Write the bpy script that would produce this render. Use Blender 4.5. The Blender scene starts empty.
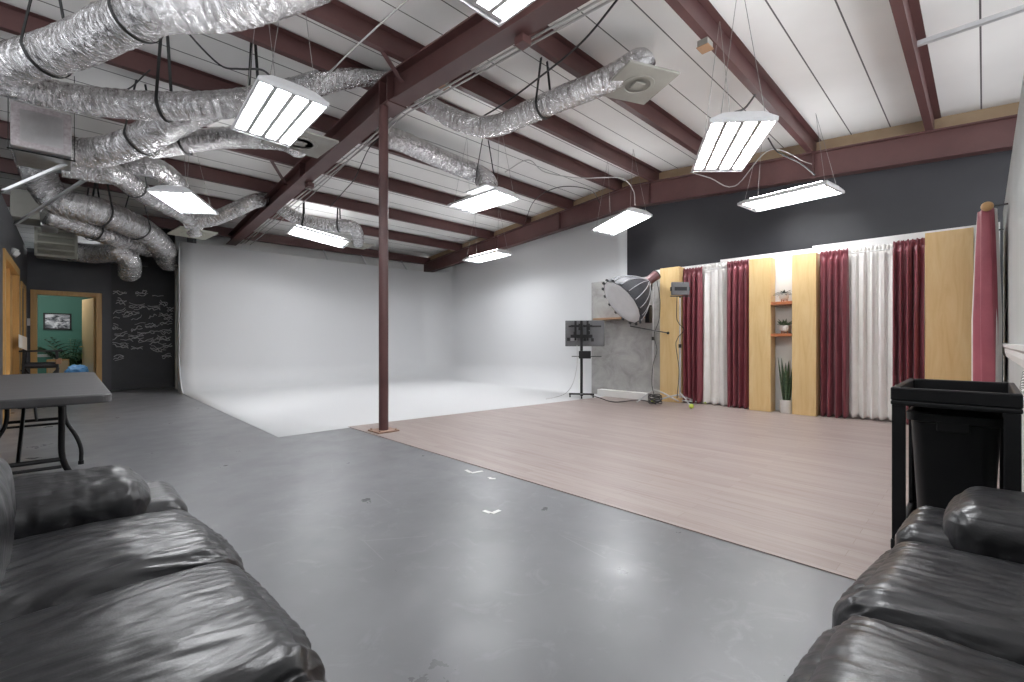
import bpy, bmesh, math, random
from mathutils import Vector, Matrix, noise
random.seed(7)
PI = math.pi
S = bpy.context.scene
COL = S.collection
# ------------------------------------------------------------------ camera model
F, AZ, H, CX, CY = 457.0, math.radians(45.92), 1.03, 512.0, 342.0
FW = Vector((math.cos(AZ), math.sin(AZ), 0)); RT = Vector((math.sin(AZ), -math.cos(AZ), 0))

def P(x, y, z=None, X=None, Y=None, d=None):
    """the point of the room seen at photo position x, y on a given plane"""
    r = (x - CX) / F; v = (CY - y) / F
    if z is not None: d = (z - H) / v
    elif X is not None: d = X / (FW.x + r * RT.x)
    elif Y is not None: d = Y / (FW.y + r * RT.y)
    p = (FW + RT * r) * d
    return Vector((p.x, p.y, H + v * d))

# ------------------------------------------------------------------ mesh builder
class MB:
    def __init__(s): s.bm = bmesh.new()
    def box(s, c, size, rot=None):
        m = Matrix.Translation(Vector(c)) @ (rot.to_4x4() if rot else Matrix.Identity(4)) @ Matrix.Diagonal((size[0], size[1], size[2], 1))
        bmesh.ops.create_cube(s.bm, size=1, matrix=m); return s
    def bb(s, x0, x1, y0, y1, z0, z1):
        return s.box(((x0+x1)/2, (y0+y1)/2, (z0+z1)/2), (abs(x1-x0), abs(y1-y0), abs(z1-z0)))
    def bar(s, a, b, w, h, up=(0, 0, 1)):
        a, b = Vector(a), Vector(b); t = (b-a); L = t.length; t.normalize()
        u = Vector(up); sx = t.cross(u)
        if sx.length < 1e-4: sx = t.cross(Vector((1, 0, 0)))
        sx.normalize(); u = sx.cross(t)
        R = Matrix((sx, t, u)).transposed()
        return s.box((a+b)/2, (w, L, h), R)
    def tube(s, pts, r, n=10, cap=True, rad=None):
        pts = [Vector(p) for p in pts]; rings = []
        N = None
        for i, p in enumerate(pts):
            t = (pts[min(i+1, len(pts)-1)] - pts[max(i-1, 0)]).normalized()
            if N is None:
                N = t.cross(Vector((0, 0, 1)))
                if N.length < 1e-3: N = t.cross(Vector((1, 0, 0)))
            N = (N - t * N.dot(t)).normalized(); B = t.cross(N)
            rr = rad(i / (len(pts)-1)) if rad else (r[i] if isinstance(r, (list, tuple)) else r)
            rings.append([s.bm.verts.new(p + (N*math.cos(2*PI*k/n) + B*math.sin(2*PI*k/n)) * rr) for k in range(n)])
        for a, b in zip(rings, rings[1:]):
            for k in range(n): s.bm.faces.new((a[k], a[(k+1) % n], b[(k+1) % n], b[k]))
        if cap:
            s.bm.faces.new(rings[0][::-1]); s.bm.faces.new(rings[-1])
        return s
    def cyl(s, a, b, r, n=16, r2=None): return s.tube([a, b], [r, r if r2 is None else r2], n)
    def lathe(s, prof, c=(0, 0, 0), n=24):
        c = Vector(c); rings = []
        for r, z in prof:
            rings.append([s.bm.verts.new(c + Vector((r*math.cos(2*PI*k/n), r*math.sin(2*PI*k/n), z))) for k in range(n)])
        for a, b in zip(rings, rings[1:]):
            for k in range(n): s.bm.faces.new((a[k], a[(k+1) % n], b[(k+1) % n], b[k]))
        s.bm.faces.new(rings[0][::-1]); s.bm.faces.new(rings[-1]); return s
    def prism(s, poly, axis, t0, t1):
        """poly of 2-d points extruded along axis"""
        def mk(u, v, t):
            return {'x': Vector((t, u, v)), 'y': Vector((u, t, v)), 'z': Vector((u, v, t))}[axis]
        a = [s.bm.verts.new(mk(u, v, t0)) for u, v in poly]; b = [s.bm.verts.new(mk(u, v, t1)) for u, v in poly]
        n = len(poly)
        for k in range(n): s.bm.faces.new((a[k], a[(k+1) % n], b[(k+1) % n], b[k]))
        s.bm.faces.new(a[::-1]); s.bm.faces.new(b); return s
    def sphere(s, c, r, sub=2, sc=(1, 1, 1)):
        m = Matrix.Translation(Vector(c)) @ Matrix.Diagonal((r*sc[0], r*sc[1], r*sc[2], 1))
        bmesh.ops.create_icosphere(s.bm, subdivisions=sub, radius=1, matrix=m); return s
    def grid(s, fn, nu, nv):
        vs = [[s.bm.verts.new(fn(i/nu, j/nv)) for j in range(nv+1)] for i in range(nu+1)]
        for i in range(nu):
            for j in range(nv): s.bm.faces.new((vs[i][j], vs[i+1][j], vs[i+1][j+1], vs[i][j+1]))
        return s
    def poly(s, pts):
        s.bm.faces.new([s.bm.verts.new(Vector(p)) for p in pts]); return s
    def solid(s, th):
        r = bmesh.ops.solidify(s.bm, geom=s.bm.faces[:], thickness=th); return s
    def build(s, name, mat, parent=None, smooth=False, bevel=0, world=False, loc=None):
        bmesh.ops.recalc_face_normals(s.bm, faces=s.bm.faces[:])
        off = None
        if parent is not None and world: off = parent.location
        elif parent is None and loc is not None: off = Vector(loc)
        if off is not None:
            for v in s.bm.verts: v.co -= off
        me = bpy.data.meshes.new(name); s.bm.to_mesh(me); s.bm.free()
        me.materials.append(mat)
        if smooth:
            me.polygons.foreach_set('use_smooth', [True]*len(me.polygons))
            if smooth == 'angle':
                try: me.set_sharp_from_angle(angle=math.radians(40))
                except Exception: pass
        o = bpy.data.objects.new(name, me); COL.objects.link(o)
        if parent is not None: o.parent = parent
        elif loc is not None: o.location = loc
        if bevel:
            b = o.modifiers.new('bevel', 'BEVEL'); b.width = bevel; b.segments = 2; b.limit_method = 'ANGLE'; b.angle_limit = math.radians(40)
        return o

def tag(o, label=None, cat=None, group=None, kind=None):
    if label: o['label'] = label
    if cat: o['category'] = cat
    if group: o['group'] = group
    if kind: o['kind'] = kind
    return o
def thing(name, label, cat, loc=(0, 0, 0), rz=0, group=None):
    o = bpy.data.objects.new(name, None); COL.objects.link(o); o.empty_display_size = .1
    o.location = loc; o.rotation_euler = (0, 0, rz)
    return tag(o, label, cat, group)
def struct(o, label=None, cat=None): return tag(o, label, cat, None, 'structure')
def dup(root, loc, rot, label, group=None):
    r = root.copy(); COL.objects.link(r); r.location = loc; r.rotation_euler = rot; r['label'] = label
    if group: r['group'] = group
    for ch in list(root.children):
        c = ch.copy(); COL.objects.link(c); c.parent = r
        for g in ch.children:
            e = g.copy(); COL.objects.link(e); e.parent = c
    return r
def spline(pts, step=.03):
    pts = [Vector(p) for p in pts]
    q = [pts[0]*2 - pts[1]] + pts + [pts[-1]*2 - pts[-2]]
    out = []
    for i in range(1, len(q)-2):
        p0, p1, p2, p3 = q[i-1:i+3]; n = max(2, int((p2-p1).length / step))
        for k in range(n):
            t = k / n
            out.append(.5*((2*p1) + (p2-p0)*t + (2*p0-5*p1+4*p2-p3)*t*t + (3*p1-p0-3*p2+p3)*t**3))
    out.append(pts[-1]); return out

# ------------------------------------------------------------------ materials
def mat(name, col, rough=.5, metal=0, emit=None, strength=0, spec=None, coat=0, sheen=0):
    m = bpy.data.materials.new(name); m.use_nodes = True
    b = m.node_tree.nodes['Principled BSDF']
    b.inputs['Base Color'].default_value = (*col, 1); b.inputs['Roughness'].default_value = rough; b.inputs['Metallic'].default_value = metal
    if emit: b.inputs['Emission Color'].default_value = (*emit, 1); b.inputs['Emission Strength'].default_value = strength
    if spec is not None: b.inputs['Specular IOR Level'].default_value = spec
    if coat: b.inputs['Coat Weight'].default_value = coat; b.inputs['Coat Roughness'].default_value = .2
    if sheen: b.inputs['Sheen Weight'].default_value = sheen
    return m
class NT:
    def __init__(s, m): s.m = m; s.t = m.node_tree; s.b = s.t.nodes['Principled BSDF']
    def n(s, typ, **kw):
        nd = s.t.nodes.new(typ)
        for k, v in kw.items():
            if k.startswith('_'): setattr(nd, k[1:], v)
            else: nd.inputs[k.replace('__', ' ')].default_value = v
        return nd
    def l(s, a, b): s.t.links.new(a, b)
    def coord(s, scale=(1, 1, 1), rot=(0, 0, 0), kind='Object'):
        tc = s.n('ShaderNodeTexCoord'); mp = s.n('ShaderNodeMapping'); mp.inputs['Scale'].default_value = scale; mp.inputs['Rotation'].default_value = rot
        s.l(tc.outputs[kind], mp.inputs['Vector']); return mp.outputs[0]
    def noise(s, co, scale, detail=4, rough=.55, dist=0):
        nd = s.n('ShaderNodeTexNoise', Scale=scale, Detail=detail, Roughness=rough, Distortion=dist); s.l(co, nd.inputs['Vector']); return nd.outputs['Fac']
    def ramp(s, fac, stops):
        r = s.n('ShaderNodeValToRGB'); e = r.color_ramp.elements
        while len(e) < len(stops): e.new(.5)
        for i, (p, c) in enumerate(stops):
            e[i].position = p; e[i].color = (*c, 1) if len(c) == 3 else c
        s.l(fac, r.inputs[0]); return r.outputs[0]
    def mix(s, fac, a, b, mode='MIX'):
        m = s.n('ShaderNodeMix', _data_type='RGBA', _blend_type=mode)
        for sock, v in ((m.inputs[0], fac), (m.inputs[6], a), (m.inputs[7], b)):
            if isinstance(v, (int, float)): sock.default_value = v
            elif isinstance(v, tuple): sock.default_value = (*v, 1)
            else: s.l(v, sock)
        return m.outputs[2]
    def math(s, op, a, b=0):
        m = s.n('ShaderNodeMath', _operation=op)
        for sock, v in zip(m.inputs, (a, b)):
            if isinstance(v, (int, float)): sock.default_value = v
            else: s.l(v, sock)
        return m.outputs[0]
    def base(s, c): s.l(c, s.b.inputs['Base Color'])
    def rough(s, c): s.l(c, s.b.inputs['Roughness'])
    def bump(s, h, strength=.3, dist=.01):
        b = s.n('ShaderNodeBump', Strength=strength, Distance=dist); s.l(h, b.inputs['Height']); s.l(b.outputs[0], s.b.inputs['Normal']); return b

def varied(name, a, b, scale=3, rough=.5, metal=0, bump=0, stretch=(1, 1, 1), **kw):
    m = mat(name, a, rough, metal, **kw); t = NT(m); co = t.coord(stretch)
    f = t.noise(co, scale, 5, .6); t.base(t.ramp(f, [(.3, a), (.7, b)]))
    if bump: t.bump(t.noise(co, scale*8, 4), bump, .01)
    return m

M = {}
M['steel'] = varied('red_primer_steel', (.078, .034, .033), (.105, .047, .044), 2.5, .42)
M['roof'] = mat('roof_liner', (.8, .79, .775), .6)
t = NT(M['roof']); co = t.coord()
sep = t.n('ShaderNodeSeparateXYZ'); t.l(co, sep.inputs[0])
fr = t.math('FRACT', t.math('DIVIDE', t.math('ADD', sep.outputs[1], 10.0), .4333))
seam = t.math('LESS_THAN', t.math('ABSOLUTE', t.math('SUBTRACT', fr, .13)), .016)
base = t.ramp(t.noise(co, .9, 3), [(.3, (.79, .775, .755)), (.7, (.86, .85, .83))])
t.base(t.mix(seam, base, (.10, .09, .09)))
M['white_wall'] = mat('white_paint', (.65, .655, .665), .55)
M['flat_white'] = varied('flat_white_paint', (.76, .755, .74), (.82, .815, .80), 2, .6)
M['black_wall'] = varied('black_wall_paint', (.020, .020, .024), (.028, .028, .033), 1.2, .34)
M['dark_wall'] = varied('charcoal_wall_paint', (.050, .051, .058), (.064, .065, .072), 1.5, .5)
M['chalk_wall'] = varied('chalkboard_paint', (.030, .031, .034), (.055, .056, .060), 1.6, .6)
M['chalk'] = mat('chalk', (.58, .58, .59), .9)
M['grey_wall'] = varied('pale_grey_wall', (.46, .48, .475), (.54, .56, .55), 1.2, .5, stretch=(2, 2, .3))
M['trim_white'] = mat('trim_white', (.78, .78, .77), .4)
M['green_wall'] = mat('green_wall_paint', (.055, .175, .135), .6)
M['floor'] = mat('grey_painted_concrete', (.13, .133, .145), .4)
t = NT(M['floor']); co = t.coord()
f1 = t.noise(co, .7, 5, .6); c1 = t.ramp(f1, [(.3, (.140, .141, .149)), (.7, (.188, .189, .198))])
f2 = t.noise(t.coord((1, 1, 1)), 5, 8, .7, 1.5); c2 = t.mix(t.ramp(f2, [(.55, (0, 0, 0)), (.8, (.35, .35, .35))]), c1, (.32, .322, .335))
w = t.n('ShaderNodeTexVoronoi', _feature='DISTANCE_TO_EDGE', Scale=1.3); t.l(t.coord((1.5, .6, 1), (0, 0, .6)), w.inputs['Vector'])
scr = t.math('LESS_THAN', w.outputs['Distance'], .004)
scr2 = t.math('MULTIPLY', scr, t.math('GREATER_THAN', t.noise(co, 1.1, 2), .58))
t.base(t.mix(t.math('MULTIPLY', scr2, .35), c2, (.25, .25, .26)))
t.rough(t.ramp(t.noise(co, 3, 6, .65), [(.3, (.26,)*3), (.7, (.42,)*3)]))
M['wood_floor'] = mat('vinyl_plank', (.28, .19, .16), .42)
t = NT(M['wood_floor']); co = t.coord((1, 1, 1), (0, 0, PI/2))
br = t.n('ShaderNodeTexBrick', Scale=1.0, Mortar__Size=.0014, Bias=0.0, Brick__Width=1.25, Row__Height=.095)
br.inputs['Color1'].default_value = (.315, .265, .246, 1); br.inputs['Color2'].default_value = (.265, .214, .196, 1); br.inputs['Mortar'].default_value = (.20, .15, .13, 1)
br.offset = .37; t.l(co, br.inputs['Vector'])
g = t.noise(t.coord((14, .7, 1)), 4, 6, .65, .6)
col = t.mix(t.ramp(g, [(.35, (0, 0, 0)), (.75, (.55,)*3)]), br.outputs[0], (.42, .345, .32))
t.base(t.mix(t.ramp(t.noise(t.coord((9, .5, 1)), 3, 5, .6), [(.5, (0, 0, 0)), (.75, (.55,)*3)]), col, (.19, .125, .105)))
t.rough(t.ramp(g, [(.3, (.36,)*3), (.7, (.5,)*3)]))
M['leather'] = mat('black_leather', (.013, .013, .0145), .4, spec=.6)
t = NT(M['leather']); co = t.coord()
ca = t.coord((1, .2, .45))
w1 = t.noise(ca, 24, 2, .5, .5); w2 = t.noise(ca, 62, 2, .5, .3)
v = t.n('ShaderNodeTexVoronoi', Scale=210.0); t.l(co, v.inputs['Vector'])
h = t.math('ADD', t.math('ADD', w1, t.math('MULTIPLY', w2, .30)), t.math('MULTIPLY', v.outputs['Distance'], .03))
t.bump(h, .38, .008)
t.rough(t.ramp(t.noise(co, 9, 5), [(.3, (.28,)*3), (.75, (.41,)*3)]))
t.base(t.ramp(t.noise(co, 6, 6, .7), [(.35, (.011, .011, .0125)), (.8, (.021, .0213, .024))]))
M['foil'] = mat('crinkled_foil', (.80, .79, .80), .2, 1)
t = NT(M['foil'])
cu = t.coord((30, 5, 1), kind='UV'); cu2 = t.coord((11, 7, 1), kind='UV'); co = t.coord()
a = t.noise(cu, 1.0, 6, .7, .9)
v = t.n('ShaderNodeTexVoronoi', Scale=2.2); t.l(t.mix(.5, cu2, a, 'ADD'), v.inputs['Vector'])
h = t.math('ADD', a, t.math('MULTIPLY', v.outputs['Distance'], .55))
h = t.math('ADD', h, t.math('MULTIPLY', t.noise(co, 45, 4, .7), .35))
t.bump(h, 1.0, .035)
t.rough(t.ramp(t.noise(co, 7, 4), [(.3, (.12,)*3), (.7, (.30,)*3)]))
t.base(t.ramp(t.noise(cu, .8, 5), [(.3, (.50, .485, .485)), (.6, (.84, .83, .835))]))  # dark reflections put into the foil colour as grey patches
M['box_foil'] = varied('dull_foil', (.50, .48, .48), (.66, .65, .65), 4, .38, .85, .15)
M['tan_metal'] = varied('beige_duct_metal', (.27, .26, .23), (.33, .32, .285), 3, .5)
M['grille'] = mat('cream_grille', (.50, .50, .43), .5)
M['strap'] = mat('black_strap', (.012, .012, .012), .6)
M['galv'] = varied('galvanised_steel', (.50, .50, .51), (.62, .62, .63), 6, .4, .6)
M['fixture'] = mat('white_enamel', (.72, .72, .73), .35)
M['reflector'] = mat('bright_reflector', (.62, .62, .63), .3, .3)
M['lamp'] = mat('lit_tube', (1, 1, 1), .5, emit=(.965, .98, 1), strength=46)
M['roof_fill'] = mat('added_uplight_glow', (1, 1, 1), .5, emit=(.965, .98, 1), strength=27)  # added upward glow for the roof, not a part of the fixtures
M['wire'] = mat('thin_steel_wire', (.30, .29, .28), .4, .5)
M['cable'] = mat('dark_cable', (.03, .03, .03), .5)
M['cable_grey'] = mat('grey_cable', (.45, .44, .43), .5)
M['gold'] = mat('pale_plywood', (.60, .40, .16), .4)
t = NT(M['gold']); co = t.coord((6, 6, .7))
t.base(t.ramp(t.noise(co, 2.2, 6, .62, .8), [(.28, (.66, .44, .19)), (.52, (.73, .52, .25)), (.8, (.78, .59, .31))]))
M['maroon'] = varied('maroon_satin', (.165, .030, .043), (.215, .048, .062), 6, .38, sheen=.12)
M['rose'] = varied('rose_satin', (.36, .085, .115), (.42, .11, .14), 6, .45, sheen=.1)
M['white_cloth'] = varied('ivory_cloth', (.80, .785, .75), (.86, .85, .82), 8, .7, sheen=.2)
M['oak'] = varied('honey_oak', (.52, .29, .085), (.62, .37, .125), 3, .4, stretch=(8, 8, .8))
M['oak_pale'] = varied('pale_birch_door', (.55, .40, .21), (.62, .46, .26), 3, .4, stretch=(8, 8, .8))
M['shelf_wood'] = varied('cherry_shelf', (.36, .115, .04), (.44, .155, .06), 4, .4)
M['brown_wood'] = varied('brown_shelf', (.28, .16, .09), (.36, .21, .12), 4, .5)
M['concrete'] = mat('mottled_concrete', (.27, .265, .255), .7)
t = NT(M['concrete']); co = t.coord((1, 1, 1.2))
t.base(t.ramp(t.noise(co, 2.6, 8, .68, .6), [(.28, (.22, .215, .205)), (.5, (.34, .333, .322)), (.75, (.46, .452, .44))]))
M['plastic_black'] = varied('black_plastic', (.008, .008, .009), (.012, .012, .013), 8, .42, spec=.3)
M['bin_black'] = varied('matte_black_plastic', (.012, .012, .013), (.016, .016, .017), 8, .45, spec=.35)
M['table_top'] = mat('dark_grey_table', (.075, .073, .076), .45)
t = NT(M['table_top']); co = t.coord((.8, 9, 1)); t.base(t.ramp(t.noise(co, 3, 5, .6), [(.3, (.060, .058, .061)), (.7, (.105, .101, .104))]))
M['black_metal'] = mat('black_metal', (.012, .012, .013), .35, .2)
M['tv_back'] = varied('grey_tv_back', (.10, .10, .105), (.13, .13, .135), 5, .5)
M['black_fabric'] = varied('softbox_fabric', (.012, .013, .018), (.026, .027, .034), 10, .6)
M['diff_cloth'] = varied('softbox_diffuser', (.68, .68, .69), (.76, .76, .77), 5, .8)
M['seam_grey'] = mat('grey_piping', (.42, .42, .44), .5)
M['speedring'] = mat('maroon_collar', (.10, .03, .035), .4)
M['ball'] = mat('tennis_ball_felt', (.52, .62, .10), .8)
M['ceramic'] = mat('white_ceramic', (.78, .77, .74), .3)
M['leaf'] = varied('dark_green_leaf', (.022, .060, .022), (.055, .115, .045), 9, .5)
M['leaf_dark'] = varied('blackish_leaf', (.008, .016, .012), (.02, .036, .024), 9, .5)
M['leaf_grey'] = varied('grey_green_leaf', (.07, .13, .07), (.14, .20, .12), 9, .5)
M['snake'] = mat('snake_leaf', (.05, .1, .05), .4)
t = NT(M['snake']); co = t.coord((1, 1, 4)); t.base(t.ramp(t.noise(co, 14, 4, .6, 1.5), [(.35, (.025, .055, .030)), (.65, (.11, .17, .09))]))
M['soil'] = mat('soil', (.03, .02, .012), .9)
M['paper'] = mat('white_paper', (.80, .80, .79), .7)
M['blue'] = mat('blue_plastic', (.10, .33, .70), .4)
M['tape'] = mat('white_tape', (.72, .72, .70), .6)
M['rust'] = varied('rusty_plate', (.23, .13, .09), (.36, .24, .18), 9, .6)
M['brass'] = mat('brass', (.60, .42, .16), .3, .9)
M['wood_ball'] = varied('turned_wood', (.50, .30, .13), (.58, .36, .17), 8, .4)
M['photo'] = mat('black_and_white_print', (.5, .5, .5), .3)
t = NT(M['photo']); co = t.coord((1.5, 1, 3)); t.base(t.ramp(t.noise(co, 4, 6, .6, .7), [(.4, (.03, .035, .045)), (.5, (.35, .36, .40)), (.6, (.80, .81, .85))]))

# ------------------------------------------------------------------ geometry of the building
RY, RZ, SL = 4.8, 4.09, .086            # ridge line: where it runs, height of the rafter tops there, slope
def rafter_top(y): return RZ - SL*abs(y - RY)
def roof_z(y): return rafter_top(y) + .215
XS, YC, YB = 8.05, 11.4, 12.7            # set wall, cyclorama back, office wall

# floor
MB().bb(-5, 8.4, -3, 17, -.15, 0).build('floor', M['floor'])
struct(bpy.data.objects['floor'], 'grey painted concrete floor of the studio', 'floor')
wf = MB().prism([(2.44, -1.0), (8.05, -1.0), (8.05, 5.0), (7.05, 4.97), (2.42, 5.36)], 'z', .0, .006).build('floor', M['wood_floor'])
struct(wf, 'brown wood plank floor covering in front of the curtains', 'floor')

# roof
def roofpoly(o): return [(-3, roof_z(-3)+o), (RY, roof_z(RY)+o), (17, roof_z(17)+o)]
pr = roofpoly(0) + roofpoly(.12)[::-1]
struct(MB().prism(pr, 'x', -5, 8.4).build('ceiling', M['roof']), 'white lined metal roof with dark seams', 'ceiling')

def sbot(y): return 3.66 - .072*abs(y-RY)
# the cyclorama : white sweep with a rounded cove
def cyc():
    b = MB(); x0, x1, y1, y0 = 1.62, 8.0, YC, 4.96
    r = .55; Rc = .75
    path = []
    for i in range(25): path.append((Vector((x0 + (x1-Rc-x0)*i/24, y1, 0)), Vector((0, -1, 0))))
    for i in range(1, 12):
        a = PI/2*i/12; path.append((Vector((x1-Rc + Rc*math.sin(a), y1-Rc + Rc*math.cos(a), 0)), Vector((-math.sin(a), -math.cos(a), 0))))
    for i in range(25): path.append((Vector((x1, y1-Rc - (y1-Rc-y0)*i/24, 0)), Vector((-1, 0, 0))))
    rows = []
    for p, n in path:
        top = 3.08 if p.y > y1-.05 and p.x < x1-Rc else (max(3.08, sbot(p.y)+.12) if p.x > x1-.002 else 3.08)
        col = [b.bm.verts.new(p + Vector((0, 0, z))) for z in (top, 2.0, r)]
        for k in range(1, 11):
            a = PI/2*k/10
            col.append(b.bm.verts.new(p + n*(r*(1-math.cos(a))) + Vector((0, 0, r - r*math.sin(a) + .004))))
        rows.append(col)
    for a, c in zip(rows, rows[1:]):
        for k in range(len(a)-1): b.bm.faces.new((a[k], c[k], c[k+1], a[k+1]))
    loop = [row[-1] for row in rows]
    b.bm.faces.new(loop + [b.bm.verts.new((x1-r, 4.96, .004)), b.bm.verts.new((7.05, 4.96, .004)), b.bm.verts.new((2.42, 5.30, .004)), b.bm.verts.new((x0, 5.30, .004))])
    return b
o = cyc().build('wall_back', M['white_wall'], smooth='angle')
md = o.modifiers.new('thick', 'SOLIDIFY'); md.thickness = .0035; md.offset = 1
struct(o, 'white cyclorama wall sweeping down into a white floor', 'wall')
# frame behind the sweep, with its end in sight beside the chalkboard
b = MB().bb(1.60, 8.0, YC+.012, YC+.12, 0, 3.07)
b.prism([(YC+.012, 0), (YC+.012, .6), (YC-.07, .42), (YC-.22, .16), (YC-.42, .02), (YC-.42, 0)], 'x', 1.60, 1.618)
struct(b.build('wall_back', M['white_wall']), 'white framed wall behind the cyclorama sweep', 'wall')

# long side wall behind the set, painted black, and the white part beside the sweep
def gwall(y0, y1, zf):
    ys = [y0] + ([RY] if y0 < RY < y1 else []) + [y1]
    return [(y0, 0)] + [(y1, 0)] + [(y, zf(y)) for y in ys[::-1]]
struct(MB().prism(gwall(-3, 4.955, rafter_top), 'x', 8.0, 8.15).build('wall_right', M['black_wall']), 'black painted wall above the set', 'wall')
struct(MB().prism(gwall(4.957, 12.2, rafter_top), 'x', 8.02, 8.15).build('wall_right', M['white_wall']), 'white painted wall beside the cyclorama', 'wall')
# tan closure between rafter and roof
for yy0, yy1 in ((-3, RY), (RY, 12.1)):
    struct(MB().prism([(yy0, rafter_top(yy0)), (yy1, rafter_top(yy1)), (yy1, roof_z(yy1)), (yy0, roof_z(yy0))], 'x', 8.06, 8.12).build('trim_1' if yy0 < 0 else 'trim_2', varied('tan_closure', (.36, .25, .15), (.42, .31, .20), 3, .6)), 'tan closure strip between the rafter and the roof', 'trim')

# building back walls above and behind
struct(MB().bb(1.66, 8.15, 12.22, 12.32, 0, 3.85).build('wall_back', M['flat_white']), 'white insulated end wall above the cyclorama', 'wall')
struct(MB().bb(.60, 1.86, 12.96, 13.06, 0, 3.72).build('wall_chalkboard', M['chalk_wall']), 'black chalkboard wall covered with chalk signatures', 'wall')
struct(MB().prism([(-3, 0), (16.2, 0), (16.2, roof_z(16.2)), (7.5, roof_z(7.5)), (7.5, 2.2), (-3, 2.2)], 'x', -4.4, -4.3).build('wall_outer', M['dark_wall']), 'dark outer wall far behind the left wall', 'wall')  # near stretch kept low: an added gap lets world light onto the roof
struct(MB().bb(-5, .83, 16.2, 16.3, 0, 3.5).build('wall_back', M['black_wall']), 'dark end wall beyond the office', 'wall')
struct(MB().bb(1.86, 1.92, 11.53, 13.06, 0, 3.7).build('wall_side', M['black_wall']), 'dark return wall behind the cyclorama', 'wall')
# office wall with doorway
dx0, dx1 = P(36, 300, Y=YB).x, P(97, 300, Y=YB).x; dz = 1.96
b = MB().bb(-.58, dx0, YB, YB+.12, 0, 2.78).bb(dx1, .63, YB, YB+.12, 0, 2.78).bb(dx0, dx1, YB, YB+.12, dz, 2.78)
struct(b.build('wall_office', M['dark_wall']), 'charcoal wall with the open office doorway', 'wall')
fr_ = MB()
fw = .075
fr_.bb(dx0-fw, dx0+.015, YB-.025, YB+.13, 0, dz+fw).bb(dx1-.015, dx1+fw, YB-.025, YB+.13, 0, dz+fw).bb(dx0, dx1, YB-.025, YB+.13, dz-.012, dz+fw)
d2 = struct(fr_.build('door_2', M['oak'], bevel=.006), 'open office door in an oak frame', 'door')
hx = dx1-.03
lf = MB(); ang = math.radians(100)
ux = Vector((-.20, .98, 0)).normalized()
lf.bar(Vector((hx, YB+.13, .98)), Vector((hx, YB+.13, .98)) + ux*.82, .04, 1.93)
leaf = lf.build('door_leaf', M['oak_pale'], d2, bevel=.004)
kp = Vector((hx, YB+.13, 0)) + ux*.74; nx = Vector((-ux.y, ux.x, 0))
MB().cyl(kp + nx*.02 + Vector((0, 0, .93)), kp + nx*.07 + Vector((0, 0, .93)), .012).bar(kp + nx*.07 + Vector((0, 0, .93)), kp + nx*.07 - ux*.11 + Vector((0, 0, .93)), .018, .02).build('door_handle', M['brass'], leaf)
# office behind
struct(MB().bb(-1.6, .9, 15.2, 15.3, 0, 2.7).bb(-1.7, -1.6, 12.82, 15.3, 0, 2.7).bb(1.15, 1.25, 13.1, 15.3, 0, 2.7).bb(.9, 1.25, 15.2, 15.3, 0, 2.7).build('wall_room', M['green_wall']), 'green painted wall of the office beyond the doorway', 'wall')
struct(MB().bb(-1.7, 1.25, 12.82, 15.3, 2.7, 2.78).build('ceiling', M['dark_wall']), 'ceiling of the office', 'ceiling')
# left wall with its two doors
XL = -.58
def yl(x): return P(x, 300, X=XL).y
ya, yb_ = yl(3.5), yl(17.5); yc_, yd_ = yl(20.6), yl(24.6)
b = MB().bb(XL-.12, XL, 2.6, ya, 0, 2.79).bb(XL-.12, XL, yb_, yc_, 0, 2.79).bb(XL-.12, XL, yd_, YB+.12, 0, 2.79).bb(XL-.12, XL, ya, yb_, 2.08, 2.79).bb(XL-.12, XL, yc_, yd_, 2.0, 2.79)
struct(b.build('wall_left', M['dark_wall']), 'charcoal left wall with oak framed doors', 'wall')
def frame(y0, y1, z, nm, lab, leafmat, w=.09):
    xb = XL-.13 if w > .05 else XL-.03
    f = MB().bb(xb, XL+.02, y0-w, y0+.02, 0, z+w).bb(xb, XL+.02, y1-.02, y1+w*.3, 0, z+w).bb(xb, XL+.02, y0, y1, z-.015, z+w) if w < .05 else MB().bb(xb, XL+.02, y0-w, y0+.02, 0, z+w).bb(xb, XL+.02, y1-.02, y1+w, 0, z+w).bb(xb, XL+.02, y0, y1, z-.015, z+w)
    d = struct(f.build(nm, M['oak'], bevel=.005), lab, 'door')
    return d
d1 = frame(ya, yb_, 2.08, 'door_1', 'oak framed double door in the left wall', None)
ym = (ya+yb_)/2
for y0, y1 in ((ya+.03, ym-.012), (ym+.012, yb_-.03)):
    lf = MB().bb(XL-.09, XL-.05, y0, y1, .01, 2.05).build('door_leaf', M['oak'], d1, bevel=.004)
MB().bb(XL-.06, XL-.01, ym-.02, ym+.02, 0, 2.05).build('door_mullion', M['oak'], d1, bevel=.004)
d3 = frame(yc_, yd_, 2.0, 'door_3', 'dark door in a thin oak frame beside the office', None, .035)
MB().bb(XL-.05, XL-.012, yc_+.022, yd_-.022, .01, 1.98).build('door_leaf', M['dark_wall'], d3, bevel=.004)

# near right partition with chair rail
YW = -.15
struct(MB().bb(2.35, 7.55, YW-.1, YW, 0, 2.49).build('wall_near', M['grey_wall']), 'pale grey partition beside the trolley', 'wall')
struct(MB().prism([(YW, .90), (YW+.012, .90), (YW+.022, .945), (YW+.022, .975), (YW+.035, .99), (YW+.035, 1.015), (YW, 1.015)], 'x', 2.4, 7.4).build('trim_3', M['trim_white']), 'white chair rail on the grey partition', 'trim')
struct(MB().bb(2.4, 7.5, YW, YW+.012, 0, .09).build('baseboard_near', M['grey_wall']), 'baseboard of the grey partition', 'baseboard')

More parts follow.
